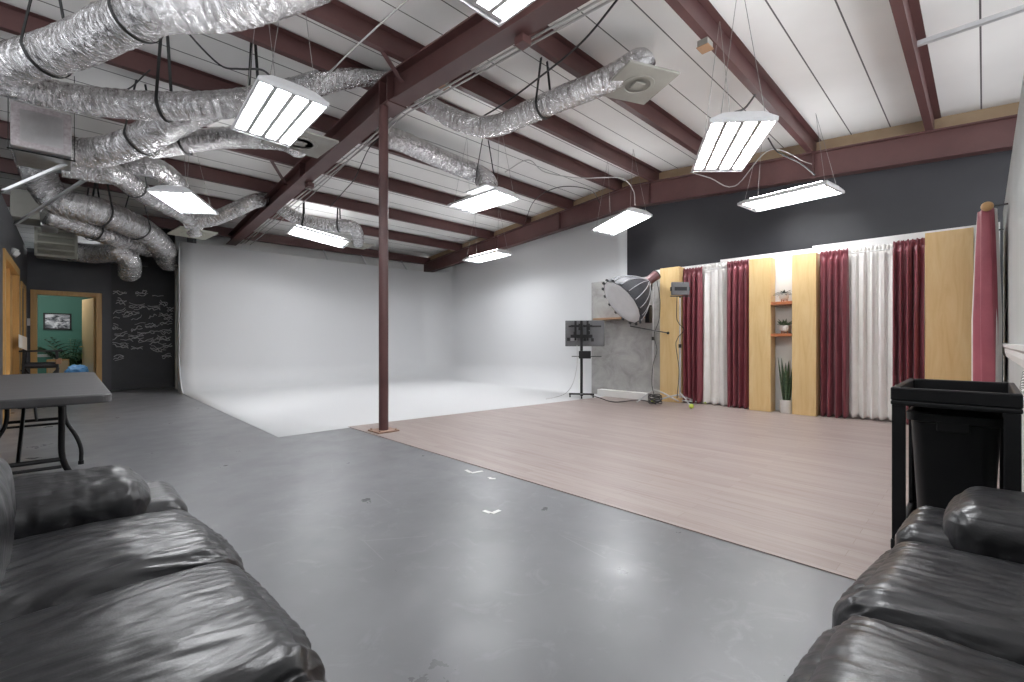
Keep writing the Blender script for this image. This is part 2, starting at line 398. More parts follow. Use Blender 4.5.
# the two walls the sofas back onto, left open above to brighten the roof
struct(MB().bb(XL-.22, XL-.02, -.95, 2.6, 0, 2.6).build('wall_left', M['grey_wall']), 'pale grey wall behind the left sofa', 'wall')
struct(MB().bb(XL-.02, 2.35, -.95, -.73, 0, 2.6).bb(2.35, 2.45, -.95, YW-.1, 0, 2.49).build('wall_near', M['grey_wall']), 'pale grey wall behind the right sofa', 'wall')

# white set wall in three flats of slightly different height
XW = 7.62
def yat(x, X): return P(x, 300, X=X).y
for xa, xb, z in ((655, 720, 2.33), (720, 812, 2.37), (812, 1000.5, 2.40)):
    struct(MB().bb(XW, XW+.05, yat(xb, XW)+.003, yat(xa, XW)-.003, 0.006, z).build('wall_set', M['flat_white'], bevel=.003), 'white plywood flat behind the curtains', 'wall')

# ------------------------------------------------------------------ steel
def ibeam(X, y0, y1, top, bot, fwid=.2, web=.014, fl=.016):
    b = MB(); ys = [y0, RY, y1]
    def strip(xa, xb, zlo, zhi):
        for ya, yb in ((y0, RY), (RY, y1)):
            b.prism([(ya, zlo(ya)), (yb, zlo(yb)), (yb, zhi(yb)), (ya, zhi(ya))], 'x', xa, xb)
    strip(X-web/2, X+web/2, bot, top)
    strip(X-fwid/2, X+fwid/2, bot, lambda y: bot(y)+fl)
    strip(X-fwid/2, X+fwid/2, lambda y: top(y)-fl, top)
    return b
XB = 2.68
def mbot(y): return 3.75 - .066*abs(y-RY)
root = thing('roof_beam', 'deep dark red steel beam carried by the round column', 'beam', (XB, RY, 3.75))
ibeam(XB, -2.6, 12.1, lambda y: rafter_top(y)-.003, mbot).build('girder', M['steel'], root, world=True)
def stiff(y, X, bot, top, w=.19):
    return MB().bb(X-w/2, X+w/2, y-.006, y+.006, bot(y)+.01, top(y)-.01)
for y in (RY-.09, RY+.09, 7.45, 2.1):
    stiff(y, XB, mbot, rafter_top).build('stiffener', M['steel'], root, world=True)
MB().bb(XB-.12, XB+.12, RY-.16, RY+.16, mbot(RY)-.022, mbot(RY)-.002).build('cap_plate', M['steel'], root, world=True)
def clip(y): return MB().bb(XB+.03, XB+.13, y-.05, y+.05, mbot(y)-.07, mbot(y)-.002)
for y in (7.5, 2.72): clip(y).build('clip', M['steel'], root, world=True)
def sbot(y): return 3.66 - .072*abs(y-RY)
root = thing('wall_rafter', 'long dark red steel rafter along the top of the side wall', 'beam', (7.93, RY, 3.66))
ibeam(7.91, -2.6, 12.1, lambda y: rafter_top(y)-.003, sbot, .16).build('girder', M['steel'], root, world=True)
for y in (8.7, 4.4, 1.75, 6.6):
    stiff(y, 7.91, sbot, rafter_top, .15).build('stiffener', M['steel'], root, world=True)

ords = [(-.85, 'purlin farthest to the right, above the grey partition'), (.45, 'purlin at upper right beside the steel channel'), (1.75, 'purlin directly above the large tilted ceiling light'),
        (3.05, 'purlin behind the beige square vent'), (4.3, 'purlin just on the near side of the roof ridge'), (5.1, 'purlin just past the roof ridge'),
        (6.35, 'first purlin down the far slope of the roof'), (7.65, 'second purlin down the far slope of the roof'), (9.0, 'third purlin down the far slope of the roof'), (10.35, 'fourth purlin down the far slope of the roof')]
def zpurlin(y):
    z0 = rafter_top(y); h = .2; s = -1 if y < RY else 1
    f = .07
    return MB().prism([(y-.004, z0), (y+f, z0), (y+f, z0+.006), (y+.004, z0+.006), (y+.004, z0+h), (y-f, z0+h), (y-f, z0+h-.006), (y-.004, z0+h-.006)], 'x', -5, 8.05)
for y, lab in ords:
    o = zpurlin(y).build('roof_purlin', M['steel'], loc=(1.5, y, rafter_top(y)))
    tag(o, 'dark red steel ' + lab, 'purlin', 'roof purlins')
# eave strut
o = MB().bb(-5, 8.05, 11.95, 12.02, rafter_top(12)-.05, rafter_top(12)+.16).build('eave_beam', M['steel'], loc=(1.5, 12, rafter_top(12)))
tag(o, 'dark red steel eave beam above the white back wall', 'beam')
# flange braces
for (ya, za, xb, yb, lab) in ((RY-.35, None, 2.25, 4.32, 'short dark red brace rising from the beam beside the column'), (8.2, None, 2.2, 7.66, 'short dark red brace between the beam and a far purlin')):
    o = MB().bar((XB-.05, ya, mbot(ya)+.16), (xb, yb, rafter_top(yb)+.05), .05, .008).build('flange_brace', M['steel'], loc=(XB, ya, mbot(ya)))
    tag(o, lab, 'brace', 'beam braces')

# column
cb = P(383.6, 431, z=0.006)
root = thing('steel_column', 'round dark red steel column rising from the wood floor corner', 'column', (cb.x, cb.y, 0))
MB().cyl((0, 0, .02), (0, 0, mbot(RY)-.022), .054, 32).build('shaft', M['steel'], root, smooth='angle')
MB().bb(-.13, .13, -.13, .13, .006, .022).build('base_plate', M['rust'], root, bevel=.003)
for sx in (-.1, .1):
    for sy in (-.1, .1): MB().cyl((sx, sy, .022), (sx, sy, .035), .012, 6).build('bolt', M['rust'], root)

# ------------------------------------------------------------------ high bay lights
LL, LW = 1.17, .47
def light(first, loc, rz, tilt, roll, label, hang):
    R = Matrix.Rotation(math.radians(rz), 3, 'Z') @ Matrix.Rotation(-math.radians(tilt), 3, 'Y') @ Matrix.Rotation(math.radians(roll), 3, 'X')
    loc = Vector(loc)
    root = thing('high_bay_light', label, 'ceiling light', loc, 0, 'suspended high bay lights'); root.rotation_euler = R.to_euler()
    L, W = LL/2, LW/2
    if first is None:
        b = MB()      # housing: sloped hood, open below
        def ring(l, w, z): return [b.bm.verts.new((sx*l, sy*w, z)) for sx, sy in ((-1, -1), (1, -1), (1, 1), (-1, 1))]
        rs = [ring(L, W, 0), ring(L, W, .03), ring(L-.04, W-.09, .085), ring(L-.06, .06, .10)]
        for a, c in zip(rs, rs[1:]):
            for k in range(4): b.bm.faces.new((a[k], a[(k+1) % 4], c[(k+1) % 4], c[k]))
        b.bm.faces.new(rs[-1])
        inn = [ring(L-.012, W-.012, 0), ring(L-.014, W-.014, .02), ring(L-.05, W-.09, .055)]
        for k in range(4): b.bm.faces.new((rs[0][k], inn[0][k], inn[0][(k+1) % 4], rs[0][(k+1) % 4]))
        for a, c in zip(inn, inn[1:]):
            for k in range(4): b.bm.faces.new((a[k], c[k], c[(k+1) % 4], a[(k+1) % 4]))
        b.bm.faces.new(inn[-1][::-1])
        b.build('housing', M['fixture'], root)
        # folded reflectors between the tubes and the spine
        rf = MB()
        for y in (-.119, 0, .119): rf.prism([(y-.024, .054), (y+.024, .054), (y+.015, .006), (y-.015, .006)], 'x', -L+.05, L-.05)
        rf.build('reflector', M['reflector'], root)
        for y in (-.172, -.066, .066, .172):
            MB().prism([(y-.030, .034), (y-.020, .022), (y, .017), (y+.020, .022), (y+.030, .034), (y+.020, .042), (y-.020, .042)], 'x', -L+.05, L-.05).build('tube', M['lamp'], root)
        for y in (-.10, .10): MB().box((0, y, .096), (.95, .03, .012), None).build('added_uplight', M['roof_fill'], root)  # added glowing strips on the hood that brighten the roof
        for x in (-L+.035, L-.035): MB().bb(x-.014, x+.014, -W+.02, W-.02, .012, .05).build('lamp_holder', M['fixture'], root)
    else:
        for ch in first.children:
            if ch.name.startswith('hang_wire'): continue
            c = ch.copy(); COL.objects.link(c); c.parent = root
    # wires up to the purlins
    inv = R.transposed()
    for sx in (-1, 1):
        for sy in (-1, 1):
            a = Vector((sx*(L-.06), sy*(W-.08), .07))
            wp = loc + R @ Vector((sx*(L-.25), 0, .09)); up = Vector((wp.x, wp.y, rafter_top(wp.y)+.21))
            if hang == 1: up = Vector((wp.x+.05*sx, wp.y, rafter_top(wp.y)+.21))
            MB().cyl(a, inv @ (up-loc), .0025, 5).build('hang_wire', M['wire'], root)
    return root
lights = [
 ((1.20, 3.98, 2.83), 265, -4, -4, 'bright suspended light in front of the beam at upper left, seen from below'),
 ((1.60, 1.42, 2.90), 90, 0, 0, 'suspended light cut off by the top edge of the picture'),
 ((4.12, 1.55, 2.70), 211, -2, -5, 'large tilted suspended light over the wood floor, right of the beige vent'),
 ((7.03, 1.86, 2.97), 257, -2, -4, 'suspended light close in front of the black wall, rightmost of all'),
 ((4.48, 5.27, 3.13), 268, -1.5, -4, 'suspended light right of the column under a thin duct'),
 ((6.80, 4.36, 3.06), 246, 3, -7, 'suspended light in front of the corner where the white wall turns black'),
 ((1.13, 7.45, 2.88), 245, -2, 3, 'suspended light among the foil ducts at left, near the beam end'),
 ((3.77, 9.72, 3.214), 355, -8, -7, 'thin looking suspended light above the white back wall left of the column'),
 ((6.78, 7.82, 2.93), 271, 2, 0, 'farthest suspended light, small beside the rafter in the white corner'),
]
first = None
for loc, rz, tl, rl, lab in lights:
    o = light(first, loc, rz, tl, rl, lab, 1)
    if first is None: first = o

# ------------------------------------------------------------------ ducts
def duct(pts, r, label, straps=(), name='flexible_duct', rfn=None):
    w = [P(x, y, z=z) if len(q) == 0 else P(x, y, **q[0]) for x, y, z, *q in pts]
    sp = spline(w, .022)
    root = thing(name, label, 'duct', sp[0], 0, 'foil ducts under the roof')
    b = MB(); n = 30; rings = []; N = None; ns = len(sp); acc = 0; accs = []
    for i, p in enumerate(sp):
        t = (sp[min(i+1, ns-1)] - sp[max(i-1, 0)]).normalized()
        if i: acc += (p - sp[i-1]).length
        accs.append(acc)
        if N is None: N = t.cross(Vector((0, 0, 1))).normalized()
        N = (N - t*N.dot(t)).normalized(); B = t.cross(N); ring = []
        rb = r * (rfn(i/(ns-1)) if rfn else 1)
        for k in range(n):
            a = 2*PI*k/n; dirv = N*math.cos(a) + B*math.sin(a)
            q = Vector((acc*16, math.cos(a)*1.8, math.sin(a)*1.8))
            nz = noise.noise(q)*.55 + noise.noise(q*2.3+Vector((7, 1, 3)))*.4 + .25*math.sin(acc*2*PI/.075 + a)
            low = noise.noise(Vector((acc*2.2, math.cos(a)*.7, math.sin(a)*.7))) * .5
            ring.append(b.bm.verts.new(p + dirv * (rb*(1 + .06*nz + .08*low)) + Vector((0, 0, -.0))))
        rings.append(ring)
    uvl = b.bm.loops.layers.uv.new('UVMap')
    for i, (a, c) in enumerate(zip(rings, rings[1:])):
        for k in range(n):
            fc = b.bm.faces.new((a[k], a[(k+1) % n], c[(k+1) % n], c[k]))
            for lp, (uu_, vv_) in zip(fc.loops, ((accs[i], k), (accs[i], k+1), (accs[i+1], k+1), (accs[i+1], k))): lp[uvl].uv = (uu_, vv_/n)
    b.bm.faces.new(rings[0][::-1]); b.bm.faces.new(rings[-1])
    b.build('sleeve', M['foil'], root, smooth=True, world=True)
    for f in straps:
        i = int(f*(ns-1)); p = sp[i]; t = (sp[min(i+1, ns-1)] - sp[max(i-1, 0)]).normalized()
        s = t.cross(Vector((0, 0, 1))).normalized(); u = s.cross(t)
        rr = r*(rfn(f) if rfn else 1)*1.1
        loop = [p + (s*math.cos(a) + u*math.sin(a))*rr for a in [PI*x/16 for x in range(-16, 1)]]
        top = p.copy(); top.z = roof_z(p.y) - .005
        pts_ = [top - s*.05] + loop + [top + s*.05]
        sb = MB()
        for a, c in zip(pts_, pts_[1:]): sb.bar(a, c, .028, .006, up=(a+c)/2 - p if (a in loop and c in loop) else s)
        sb.build('strap', M['strap'], root, world=True)
    return root

duct([(-60, 60, 3.35), (0, 66, 3.4), (30, 59, 3.45), (75, 45, 3.5), (115, 26, 3.5), (160, 8, 3.5), (225, 6, 3.55), (290, -14, 3.6), (360, -45, 3.65)], .165, 'thick foil duct crossing the top left corner', (.22, .52,))
duct([(-40, 75, 3.3), (0, 80, 3.32), (45, 93, 3.35), (100, 102, 3.38), (160, 106, 3.42), (230, 104, 3.5), (290, 92, 3.85), (335, 80, 4.03), (375, 78, 4.15), (395, 83, 4.17), (415, 93, 4.08)], .135, 'long foil duct from the left edge passing behind the big light to the beam', (.35, .55),
     rfn=lambda f: 1 if f < .72 else max(.62, 1 - (f-.72)*2.2))
duct([(415, 93, 4.08), (440, 112, 3.9), (468, 124, 3.75), (495, 126, 3.7), (530, 112, 3.67), (565, 97, 3.66), (605, 81, 3.70), (630, 67, 3.78), (640, 62, 3.81), (643, 68, 3.74)], .125, 'sagging foil duct right of the beam leading to the beige square vent', (.62,),
     rfn=lambda f: min(1, .72 + f*1.5))
duct([(68, 152, 3.3), (95, 153, 3.32), (125, 146, 3.38), (155, 132, 3.5), (182, 118, 3.65), (210, 105, 3.8)], .17, 'foil duct rising from the foil covered box towards the big light', (.5,))
duct([(150, 148, 3.45), (185, 143, 3.5), (220, 138, 3.6), (262, 138, 3.6), (285, 140, 3.45), (298, 146, 3.3)], .13, 'short foil duct behind the big light ending at a grey vent', (.2,))
duct([(62, 166, 3.2), (95, 172, 3.2), (118, 176, 3.2), (140, 191, 3.2), (160, 203, 3.2), (178, 211, 3.2), (193, 222, 3.15), (194, 231, 3.05)], .135, 'foil duct sloping down past the left suspended light to a cream vent', (.33,))
duct([(118, 166, 3.45), (145, 166, 3.45), (163, 172, 3.4), (176, 184, 3.35), (182, 196, 3.3)], .14, 'small foil duct behind the left suspended light', ())
duct([(185, 222, 3.12), (212, 219, 3.2), (235, 210, 3.35), (255, 201, 3.55), (268, 200, 3.72), (278, 206, 3.66), (297, 218, 3.5), (325, 225, 3.4), (350, 226, 3.4), (357, 233, 3.3), (358, 242, 3.2)], .125, 'foil duct crossing under the far end of the beam to a small vent', (.62, .78))
duct([(32, 150, 3.75), (37, 168, 3.62), (46, 188, 3.38), (60, 202, 3.18), (85, 208, 3.12), (110, 215, 3.1), (140, 229, 3.05), (157, 242, 2.93), (165, 252, 2.86), (170, 262, 2.72)], .215, 'thickest foil duct running along the left to the chalkboard corner', (.38, .56))
duct([(48, 214, 3.0), (70, 222, 2.95), (100, 232, 2.9), (125, 241, 2.9), (150, 249, 2.9)], .17, 'foil duct tucked under the thickest one at left', (.3,))
duct([(70, 251, 2.75), (95, 254, 2.7), (115, 252, 2.7), (127, 258, 2.6), (130, 268, 2.45), (129, 273, 2.38)], .18, 'drooping foil duct beside the cream grille above the chalkboard', ())
duct([(388, 137, 4.0), (405, 143, 3.95), (430, 154, 3.9), (455, 165, 3.85), (478, 174, 3.75), (487, 182, 3.55), (488, 190, 3.42)], .15, 'straight foil duct right of the column ending above a suspended light', (.9,))

# square vents on the duct ends
def vent(loc, rz, tilt, roll, label, size=.58, m='tan_metal'):
    R = Matrix.Rotation(math.radians(rz), 3, 'Z') @ Matrix.Rotation(-math.radians(tilt), 3, 'Y') @ Matrix.Rotation(math.radians(roll), 3, 'X')
    root = thing('square_vent', label, 'vent', loc, 0, 'square ceiling vents'); root.rotation_euler = R.to_euler()
    h = size/2
    b = MB().bb(-h, h, -h, h, 0, .025); b.build('plate', M[m], root, bevel=.006)
    b = MB()
    b.lathe([(.17*size/.58, -.001), (.165*size/.58, -.006), (.13*size/.58, -.007), (.125*size/.58, -.001)], n=4*7)
    b.build('diffuser_ring', M[m], root, smooth='angle')
    MB().bb(-.06, .06, -.06, .06, -.016, -.001).build('diffuser_cone', M[m], root, bevel=.01)
    MB().lathe([(.22*size/.58, .025), (.14, .09), (.12, .12)]).build('collar', M['box_foil'], root, smooth='angle')
    return root
vent((4.13, 2.44, 3.63), 156, 0, 2, 'beige square vent at the end of the sagging duct, right of the beam')
vent(P(300, 143, z=3.25), 0, 0, 0, 'pale grey square vent just behind the big bright light', .62, 'tan_metal')
vent(P(193, 234, z=3.0), 10, 0, -4, 'cream square vent above the left end of the white wall', .60, 'grille')
vent(P(358, 246, z=3.15), 0, 0, 0, 'small square vent left of the column above the white wall', .55, 'tan_metal')
vent(P(488, 193, z=3.36), 0, 0, 0, 'square vent hidden just above the suspended light right of the column', .5, 'galv')

# air handling boxes
def plenum(px0, px1, yt, ybm, d, depth, label, m, name='duct_box'):
    a = P(px0, yt, d=d); c = P(px1, ybm, d=d)
    Y = (a.y + c.y)/2; w = abs(P(px1, yt, Y=Y).x - P(px0, yt, Y=Y).x)
    X0 = P(px0, yt, Y=Y).x; X1 = P(px1, yt, Y=Y).x
    z1 = P((px0+px1)/2, yt, Y=Y).z; z0 = P((px0+px1)/2, ybm, Y=Y).z
    return X0, X1, Y, z0, z1
X0, X1, Y, z0, z1 = plenum(10, 72, 107, 151, 5.0, .6, '', None)
root = thing('duct_box', 'foil covered air box hanging at upper left with taped edges', 'duct box', ((X0+X1)/2, Y, z0))
MB().bb(X0, X1, Y, Y+.8, z0, z1).build('body', M['box_foil'], root, world=True, bevel=.02)
b = MB()
tw = .07
b.bb(X0+.005, X1-.005, Y-.004, Y, z1-tw, z1-.01).bb(X0+.005, X1-.005, Y-.004, Y, z0+.01, z0+tw).bb(X0+.005, X0+tw, Y-.0045, Y, z0+tw, z1-tw).bb(X1-tw, X1-.005, Y-.0045, Y, z0+tw, z1-tw)
b.build('tape', varied('printed_foil_tape', (.42, .36, .37), (.62, .58, .59), 30, .45, .4), root, world=True)
b = MB()
for x in (X0-.02, X1+.02): b.bar((x, Y+.1, z0-.02), (x, Y+.1, roof_z(Y)-.02), .03, .006, up=(1, 0, 0))
b.bb(X0-.03, X1+.03, Y+.085, Y+.115, z0-.012, z0-.004)
b.build('strap', M['strap'], root, world=True)
X0, X1, Y, z0, z1 = plenum(10, 40, 190, 218, 7.2, .6, '', None)
root = thing('duct_box', 'beige metal duct box behind the taped foil box', 'duct box', ((X0+X1)/2, Y, z0))
MB().bb(X0, X1, Y, Y+.6, z0, z1).build('body', M['tan_metal'], root, world=True, bevel=.01)
MB().bb(X1, X1+.2, Y-.02, Y+.55, z0-.1, z1+.03).build('foil_end', M['box_foil'], root, world=True, bevel=.03)
X0, X1, Y, z0, z1 = plenum(35, 77, 229.5, 256.5, 8.3, .6, '', None)
root = thing('return_grille', 'cream louvred grille box above the office doorway', 'vent', ((X0+X1)/2, Y, z0))
MB().bb(X0, X1, Y+.03, Y+.5, z0, z1).build('body', M['tan_metal'], root, world=True, bevel=.01)
f = .03
b = MB().bb(X0-.01, X1+.01, Y, Y+.03, z1-f, z1+.01).bb(X0-.01, X1+.01, Y, Y+.03, z0-.01, z0+f).bb(X0-.01, X0+f, Y, Y+.03, z0, z1).bb(X1-f, X1+.01, Y, Y+.03, z0, z1)
for k in range(1, 4):
    z = z0 + (z1-z0)*k/4; b.bb(X0, X1, Y-.003, Y+.03, z-.012, z+.012)
b.build('frame', M['grille'], root, world=True, bevel=.003)
b = MB(); nsl = 22
for k in range(nsl):
    z = z0 + (z1-z0)*(k+.5)/nsl
    b.box(((X0+X1)/2, Y+.018, z), (X1-X0-.03, .022, .003), Matrix.Rotation(.7, 3, 'X'))
b.build('louvre', M['grille'], root, world=True)
# struts from the wall top
for (a, c, lab) in (((P(2, 193, X=XL+.02)), P(73, 162, d=5.4), 'galvanised strut rising from the left wall under the foil box'), ((P(15, 225, X=XL+.02)), P(86, 180, d=6.0), 'galvanised strut rising from the left wall, the one nearer the grille')):
    b = MB(); b.bar(a, c, .034, .006); dv = (c-a).normalized(); sx = dv.cross(Vector((0, 0, 1))).normalized(); u = sx.cross(dv)
    for s in (-1, 1): b.bar(a + sx*s*.015 + u*.014, c + sx*s*.015 + u*.014, .004, .028)
    tag(b.build('strut_channel', M['galv'], loc=a), lab, 'strut', 'strut channels')
a, c = P(917, 46, z=3.70), P(1060, -2, z=3.70)
b = MB(); b.bar(a, c, .045, .006); dv = (c-a).normalized(); sx = dv.cross(Vector((0, 0, 1))).normalized()
for s in (-1, 1): b.bar(a + sx*s*.02 + Vector((0, 0, .018)), c + sx*s*.02 + Vector((0, 0, .018)), .005, .036)
tag(b.build('strut_channel', M['galv'], loc=a), 'galvanised channel fixed under the purlin at upper right', 'strut', 'strut channels')

# conduits along the beam, rods, cables, junction boxes
for off, zz, lab in ((.165, .02, 'thin grey conduit running beside the beam, closer to it'), (.235, .03, 'thin grey conduit running beside the beam, farther from it')):
    pts = [(XB+off, y, mbot(y)+zz) for y in (-2.5, 0, 2, RY, 7, 9.5, 11.9)]
    tag(MB().tube(pts, .010, 8).build('conduit', M['cable_grey'], smooth=True, loc=pts[0]), lab, 'conduit', 'beam conduits')
def cable(pts, r, m, label, name='cable', cat='cable', group='hanging cables'):
    w = spline(pts, .06)
    return tag(MB().tube(w, r, 6).build(name, M[m], smooth=True, loc=w[0]), label, cat, group)
def rp(x, y, Y): return P(x, y, Y=Y)
cable([P(430, -20, z=4.0), P(405, 2, z=3.98), P(365, 38, z=3.95), P(328, 74, z=3.92), P(322, 82, z=3.9)], .009, 'cable_grey', 'grey pipe crossing diagonally in front of the beam top', 'pipe', 'pipe', 'ceiling pipes')
cable([P(640, -30, z=3.75), P(617, 0, z=3.72), P(580, 44, z=3.75), P(536, 80, z=3.85), P(505, 103, z=3.9), P(482, 117, z=3.9)], .010, 'cable', 'black cable slanting down to the sagging duct')
cable([P(250, 245, X=XB+.3), P(300, 205, X=XB+.35), P(360, 150, X=XB+.4), P(385, 122, X=XB+.4)], .008, 'cable_grey', 'grey cable following the beam behind the column')
cable([P(330, 207, z=3.6), P(345, 190, z=3.72), P(355, 178, z=3.75), P(368, 150, z=3.9), P(379, 138, z=3.95)], .008, 'cable', 'thin wavy cable left of the column above the white wall')
cable([P(505, 200-28, z=3.75), P(528, 160, z=3.85), P(545, 172, z=3.8), P(580, 178, z=3.8), P(620, 178, z=3.85), P(633, 190, z=3.8), P(635, 205, z=3.35)], .008, 'cable_grey', 'grey cable looping to the light by the black wall corner')
cable([P(690, 172, z=3.3), P(710, 178, z=3.2), P(735, 186, z=3.1), P(770, 150, z=3.45), P(805, 162, z=3.6), P(815, 165, z=3.7)], .006, 'cable_grey', 'thin cable linking the two lights before the black wall')
cable([P(755, 95, z=3.5), P(745, 108, z=3.2), P(735, 112, z=2.95)], .009, 'cable', 'black cable into the top of the tilted light')
cable([P(768, 138, z=3.4), P(778, 152, z=3.3), P(800, 163, z=3.3), P(815, 175, z=3.2)], .009, 'cable', 'black cable hanging beside the rightmost light')
cable([P(60, 90, z=3.9), P(120, 92, z=3.9), P(150, 70, z=3.9)], .008, 'cable', 'black cable between ducts at upper left')
cable([P(165, 0, z=3.95), P(190, 35, z=3.9), P(220, 65, z=3.8), P(240, 69, z=3.6), P(262, 70, z=3.4), P(278, 84, z=2.98)], .009, 'cable', 'black cable drooping from the roof into the big bright light')
cable([P(448, 205, z=3.6), P(470, 195, z=3.7), P(505, 187, z=3.7)], .006, 'cable', 'thin cable above the light right of the column')
cable([P(600, 203, z=3.6), P(590, 190, z=3.75), P(560, 187, z=3.8), P(535, 200, z=3.85), P(525, 222, z=3.75)], .007, 'cable', 'thin cable drooping from the purlins over the white wall')
for x, y, Y, lab in ((445, 84, 4.3, 'tan junction box on the purlin just right of the beam'), (600, 155, 3.05+.0, 'tan junction box on a purlin above the white corner'), (711, 116-34, 1.75, 'small tan junction box above the tilted light')):
    c = P(x, y, Y=Y-.06)
    c.z = rafter_top(Y) + .05
    c = Vector((P(x, y, Y=Y).x, Y+.055, rafter_top(Y)-.035))
    root = thing('junction_box', lab, 'junction box', c, 0, 'junction boxes')
    MB().bb(-.06, .06, -.05, .05, -.03, .033).build('body', M['tan_metal'], root, bevel=.006)
    MB().bb(-.066, .066, -.056, .056, -.036, -.03).build('cover', M['brown_wood'], root, bevel=.002)
# wall brackets of thin straps between eave beam and back wall
for x0, y0, x1, y1 in ((324, 246, 313, 258), (362, 250, 349, 262), (402, 248, 391, 260)):
    a = P(x0, y0, Y=11.9); c = P(x1, y1, Y=12.2)
    a = Vector((a.x, 11.94, rafter_top(12)-.05)); c = Vector((a.x-.05, 11.5, 3.06))
    tag(MB().bar(a, c, .03, .012).build('strap_brace', M['galv'], loc=c), 'thin galvanised strap from the eave beam to the white wall top', 'brace', 'eave straps')

# ------------------------------------------------------------------ fixed bits on the walls
c = P(12, 252, X=XL)
root = thing('emergency_light', 'small white emergency light above the oak doors', 'emergency light', (XL, c.y, c.z))
MB().bb(0.0, .04, -.10, .10, -.05, .05).build('body', M['trim_white'], root, bevel=.01)
for s in (-1, 1): MB().cyl((.02, s*.135, .0), (.05, s*.145, -.02), .045, 20).build('lamp_head', M['trim_white'], root, smooth='angle')
c = P(26.6, 322, Y=YB)
root = thing('light_switch', 'white light switch left of the office doorway', 'switch', (c.x+.02, YB, c.z))
MB().bb(-.045, .045, -.008, 0, -.07, .07).build('plate', M['trim_white'], root, bevel=.003)
MB().bb(-.016, .016, -.014, -.008, -.033, .033).build('rocker', M['ceramic'], root, bevel=.002)

# chalk writing
rnd = random.Random(3)
b = MB()
spots = [(120,292),(141,292),(158,296),(122,300),(164,302),(137,304),(119,310),(127,313),(141,308),(154,306),(171,308),(114,318),(137,318),(152,316),(166,314),(140,323),(150,324),(166,322),(117,329),(121,333),(136,328),(157,331),(166,330),(115,336),(136,335),(146,332),(127,340),(155,340),(160,343),(170,344),(116,344),(157,347),(137,347),(166,354),(117,356),(124,344),(164,337),(155,326),(112,324),(146,340),(161,351),(168,318),(133,312),(120,347)]
for x, y in spots:
    c = P(x, y, Y=12.955); ang = rnd.uniform(-.25, .55); ln = rnd.uniform(.14, .30)
    for k in range(rnd.randint(1, 3)):
        n = rnd.randint(5, 9); o0 = Vector((-ln/2, 0, -.035*k)); pts = []
        for i in range(n):
            q = o0 + Vector((ln*i/(n-1), 0, rnd.uniform(-.03, .03)))
            pts.append(Vector((c.x + q.x*math.cos(ang) - q.z*math.sin(ang), 12.9585, c.z + q.x*math.sin(ang) + q.z*math.cos(ang))))
        pts = [q for q in pts if .66 < q.x < 1.72]
        for a, e in zip(pts, pts[1:]): b.bar(a, e, .002, rnd.uniform(.009, .016))
ch = b.build('chalk_writing', M['chalk'], bpy.data.objects['wall_chalkboard']); ch['kind'] = 'stuff'; ch['label'] = 'white chalk scribbles and signatures'

# ------------------------------------------------------------------ set pieces: plywood panels, curtains
XG = 7.35
for xa, xb, zt, lab in ((660, 679, 2.30, 'pale plywood panel between the concrete board and the first maroon curtain'), (749, 770.5, 2.27, 'pale plywood panel left of the plant shelves'),
                        (792, 816, 2.26, 'pale plywood panel right of the plant shelves'), (925, 973.5, 2.33, 'wide pale plywood panel at the right end of the set')):
    y0, y1 = yat(xb, XG), yat(xa, XG)
    root = thing('plywood_panel', lab, 'panel', (XG, (y0+y1)/2, .006), 0, 'plywood panels of the set')
    D = .22
    MB().bb(XG, XG+.02, y0, y1, .008, zt).build('face', M['gold'], root, world=True, bevel=.002)
    MB().bb(XG+.02, XG+D, y0, y0+.02, .008, zt).build('side', M['gold'], root, world=True, bevel=.002)
    MB().bb(XG+.02, XG+D, y1-.02, y1, .008, zt).build('side', M['gold'], root, world=True, bevel=.002)
    MB().bb(XG+.02, XG+D, y0+.02, y1-.02, zt-.03, zt-.005).build('top', M['flat_white'], root, world=True)

def curtain(xa, xb, X, zt, zb, folds, m, label, seed, flare=0.0, amp=.026):
    y0, y1 = yat(xb, X), yat(xa, X)
    root = thing('curtain', label, 'curtain', (X, (y0+y1)/2, zt), 0, 'curtains of the set')
    rd = random.Random(seed); ph = rd.uniform(0, 6)
    def fn(u, v):                # u along, v from top down
        z = zt + .035 - (zt + .035 - zb)*v
        du = u + .018*noise.noise(Vector((u*3+seed, v*1.2, 0)))*min(1, v*3)
        y = y0 + (y1-y0)*du
        y += flare*(u-.5)*v*(y1-y0)
        a = amp*(.6 + .6*min(1, v*2.5))*(1 + .5*noise.noise(Vector((u*4, v, seed+3))))
        f = math.sin(du*folds*2*PI + ph + 1.3*noise.noise(Vector((u*2.2, v*.9, seed))))
        x = X + a*f + .35*a*math.sin(du*folds*4.7*PI + ph)*(1-.6*v) + .006*noise.noise(Vector((u*7+seed, v*3, 2)))
        if v < .03: x = X + .012*math.sin(du*folds*5*PI + ph*2) + .004
        if .03 < v < .05: x = X + .014
        zz = z + (.008*math.sin(du*folds*3.3*PI+ph) + .005*math.sin(du*folds*7*PI) if v < .03 else 0)
        if v > .97: zz += .012*f
        return Vector((x, y, zz))
    amp = amp*1.3 if m == 'maroon' else amp
    b = MB().grid(fn, folds*18, 60)
    o = b.build('cloth', M[m], root, smooth=True, world=True)
    md = o.modifiers.new('thick', 'SOLIDIFY'); md.thickness = .004
    return root
XC = 7.47
curtain(683, 702, XC, 2.23, .03, 4, 'maroon', 'maroon curtain right of the first plywood panel, behind the camera stand', 1)
curtain(697, 729, XC+.075, 2.26, .02, 4, 'white_cloth', 'ivory curtain between two maroon ones on the left half of the set', 2, .22)
curtain(726.5, 748.5, XC, 2.26, .02, 4, 'maroon', 'maroon curtain left of the plywood panel and plant shelves', 3)
curtain(819.5, 848, XC, 2.24, .02, 4, 'maroon', 'maroon curtain right of the plant shelves', 4)
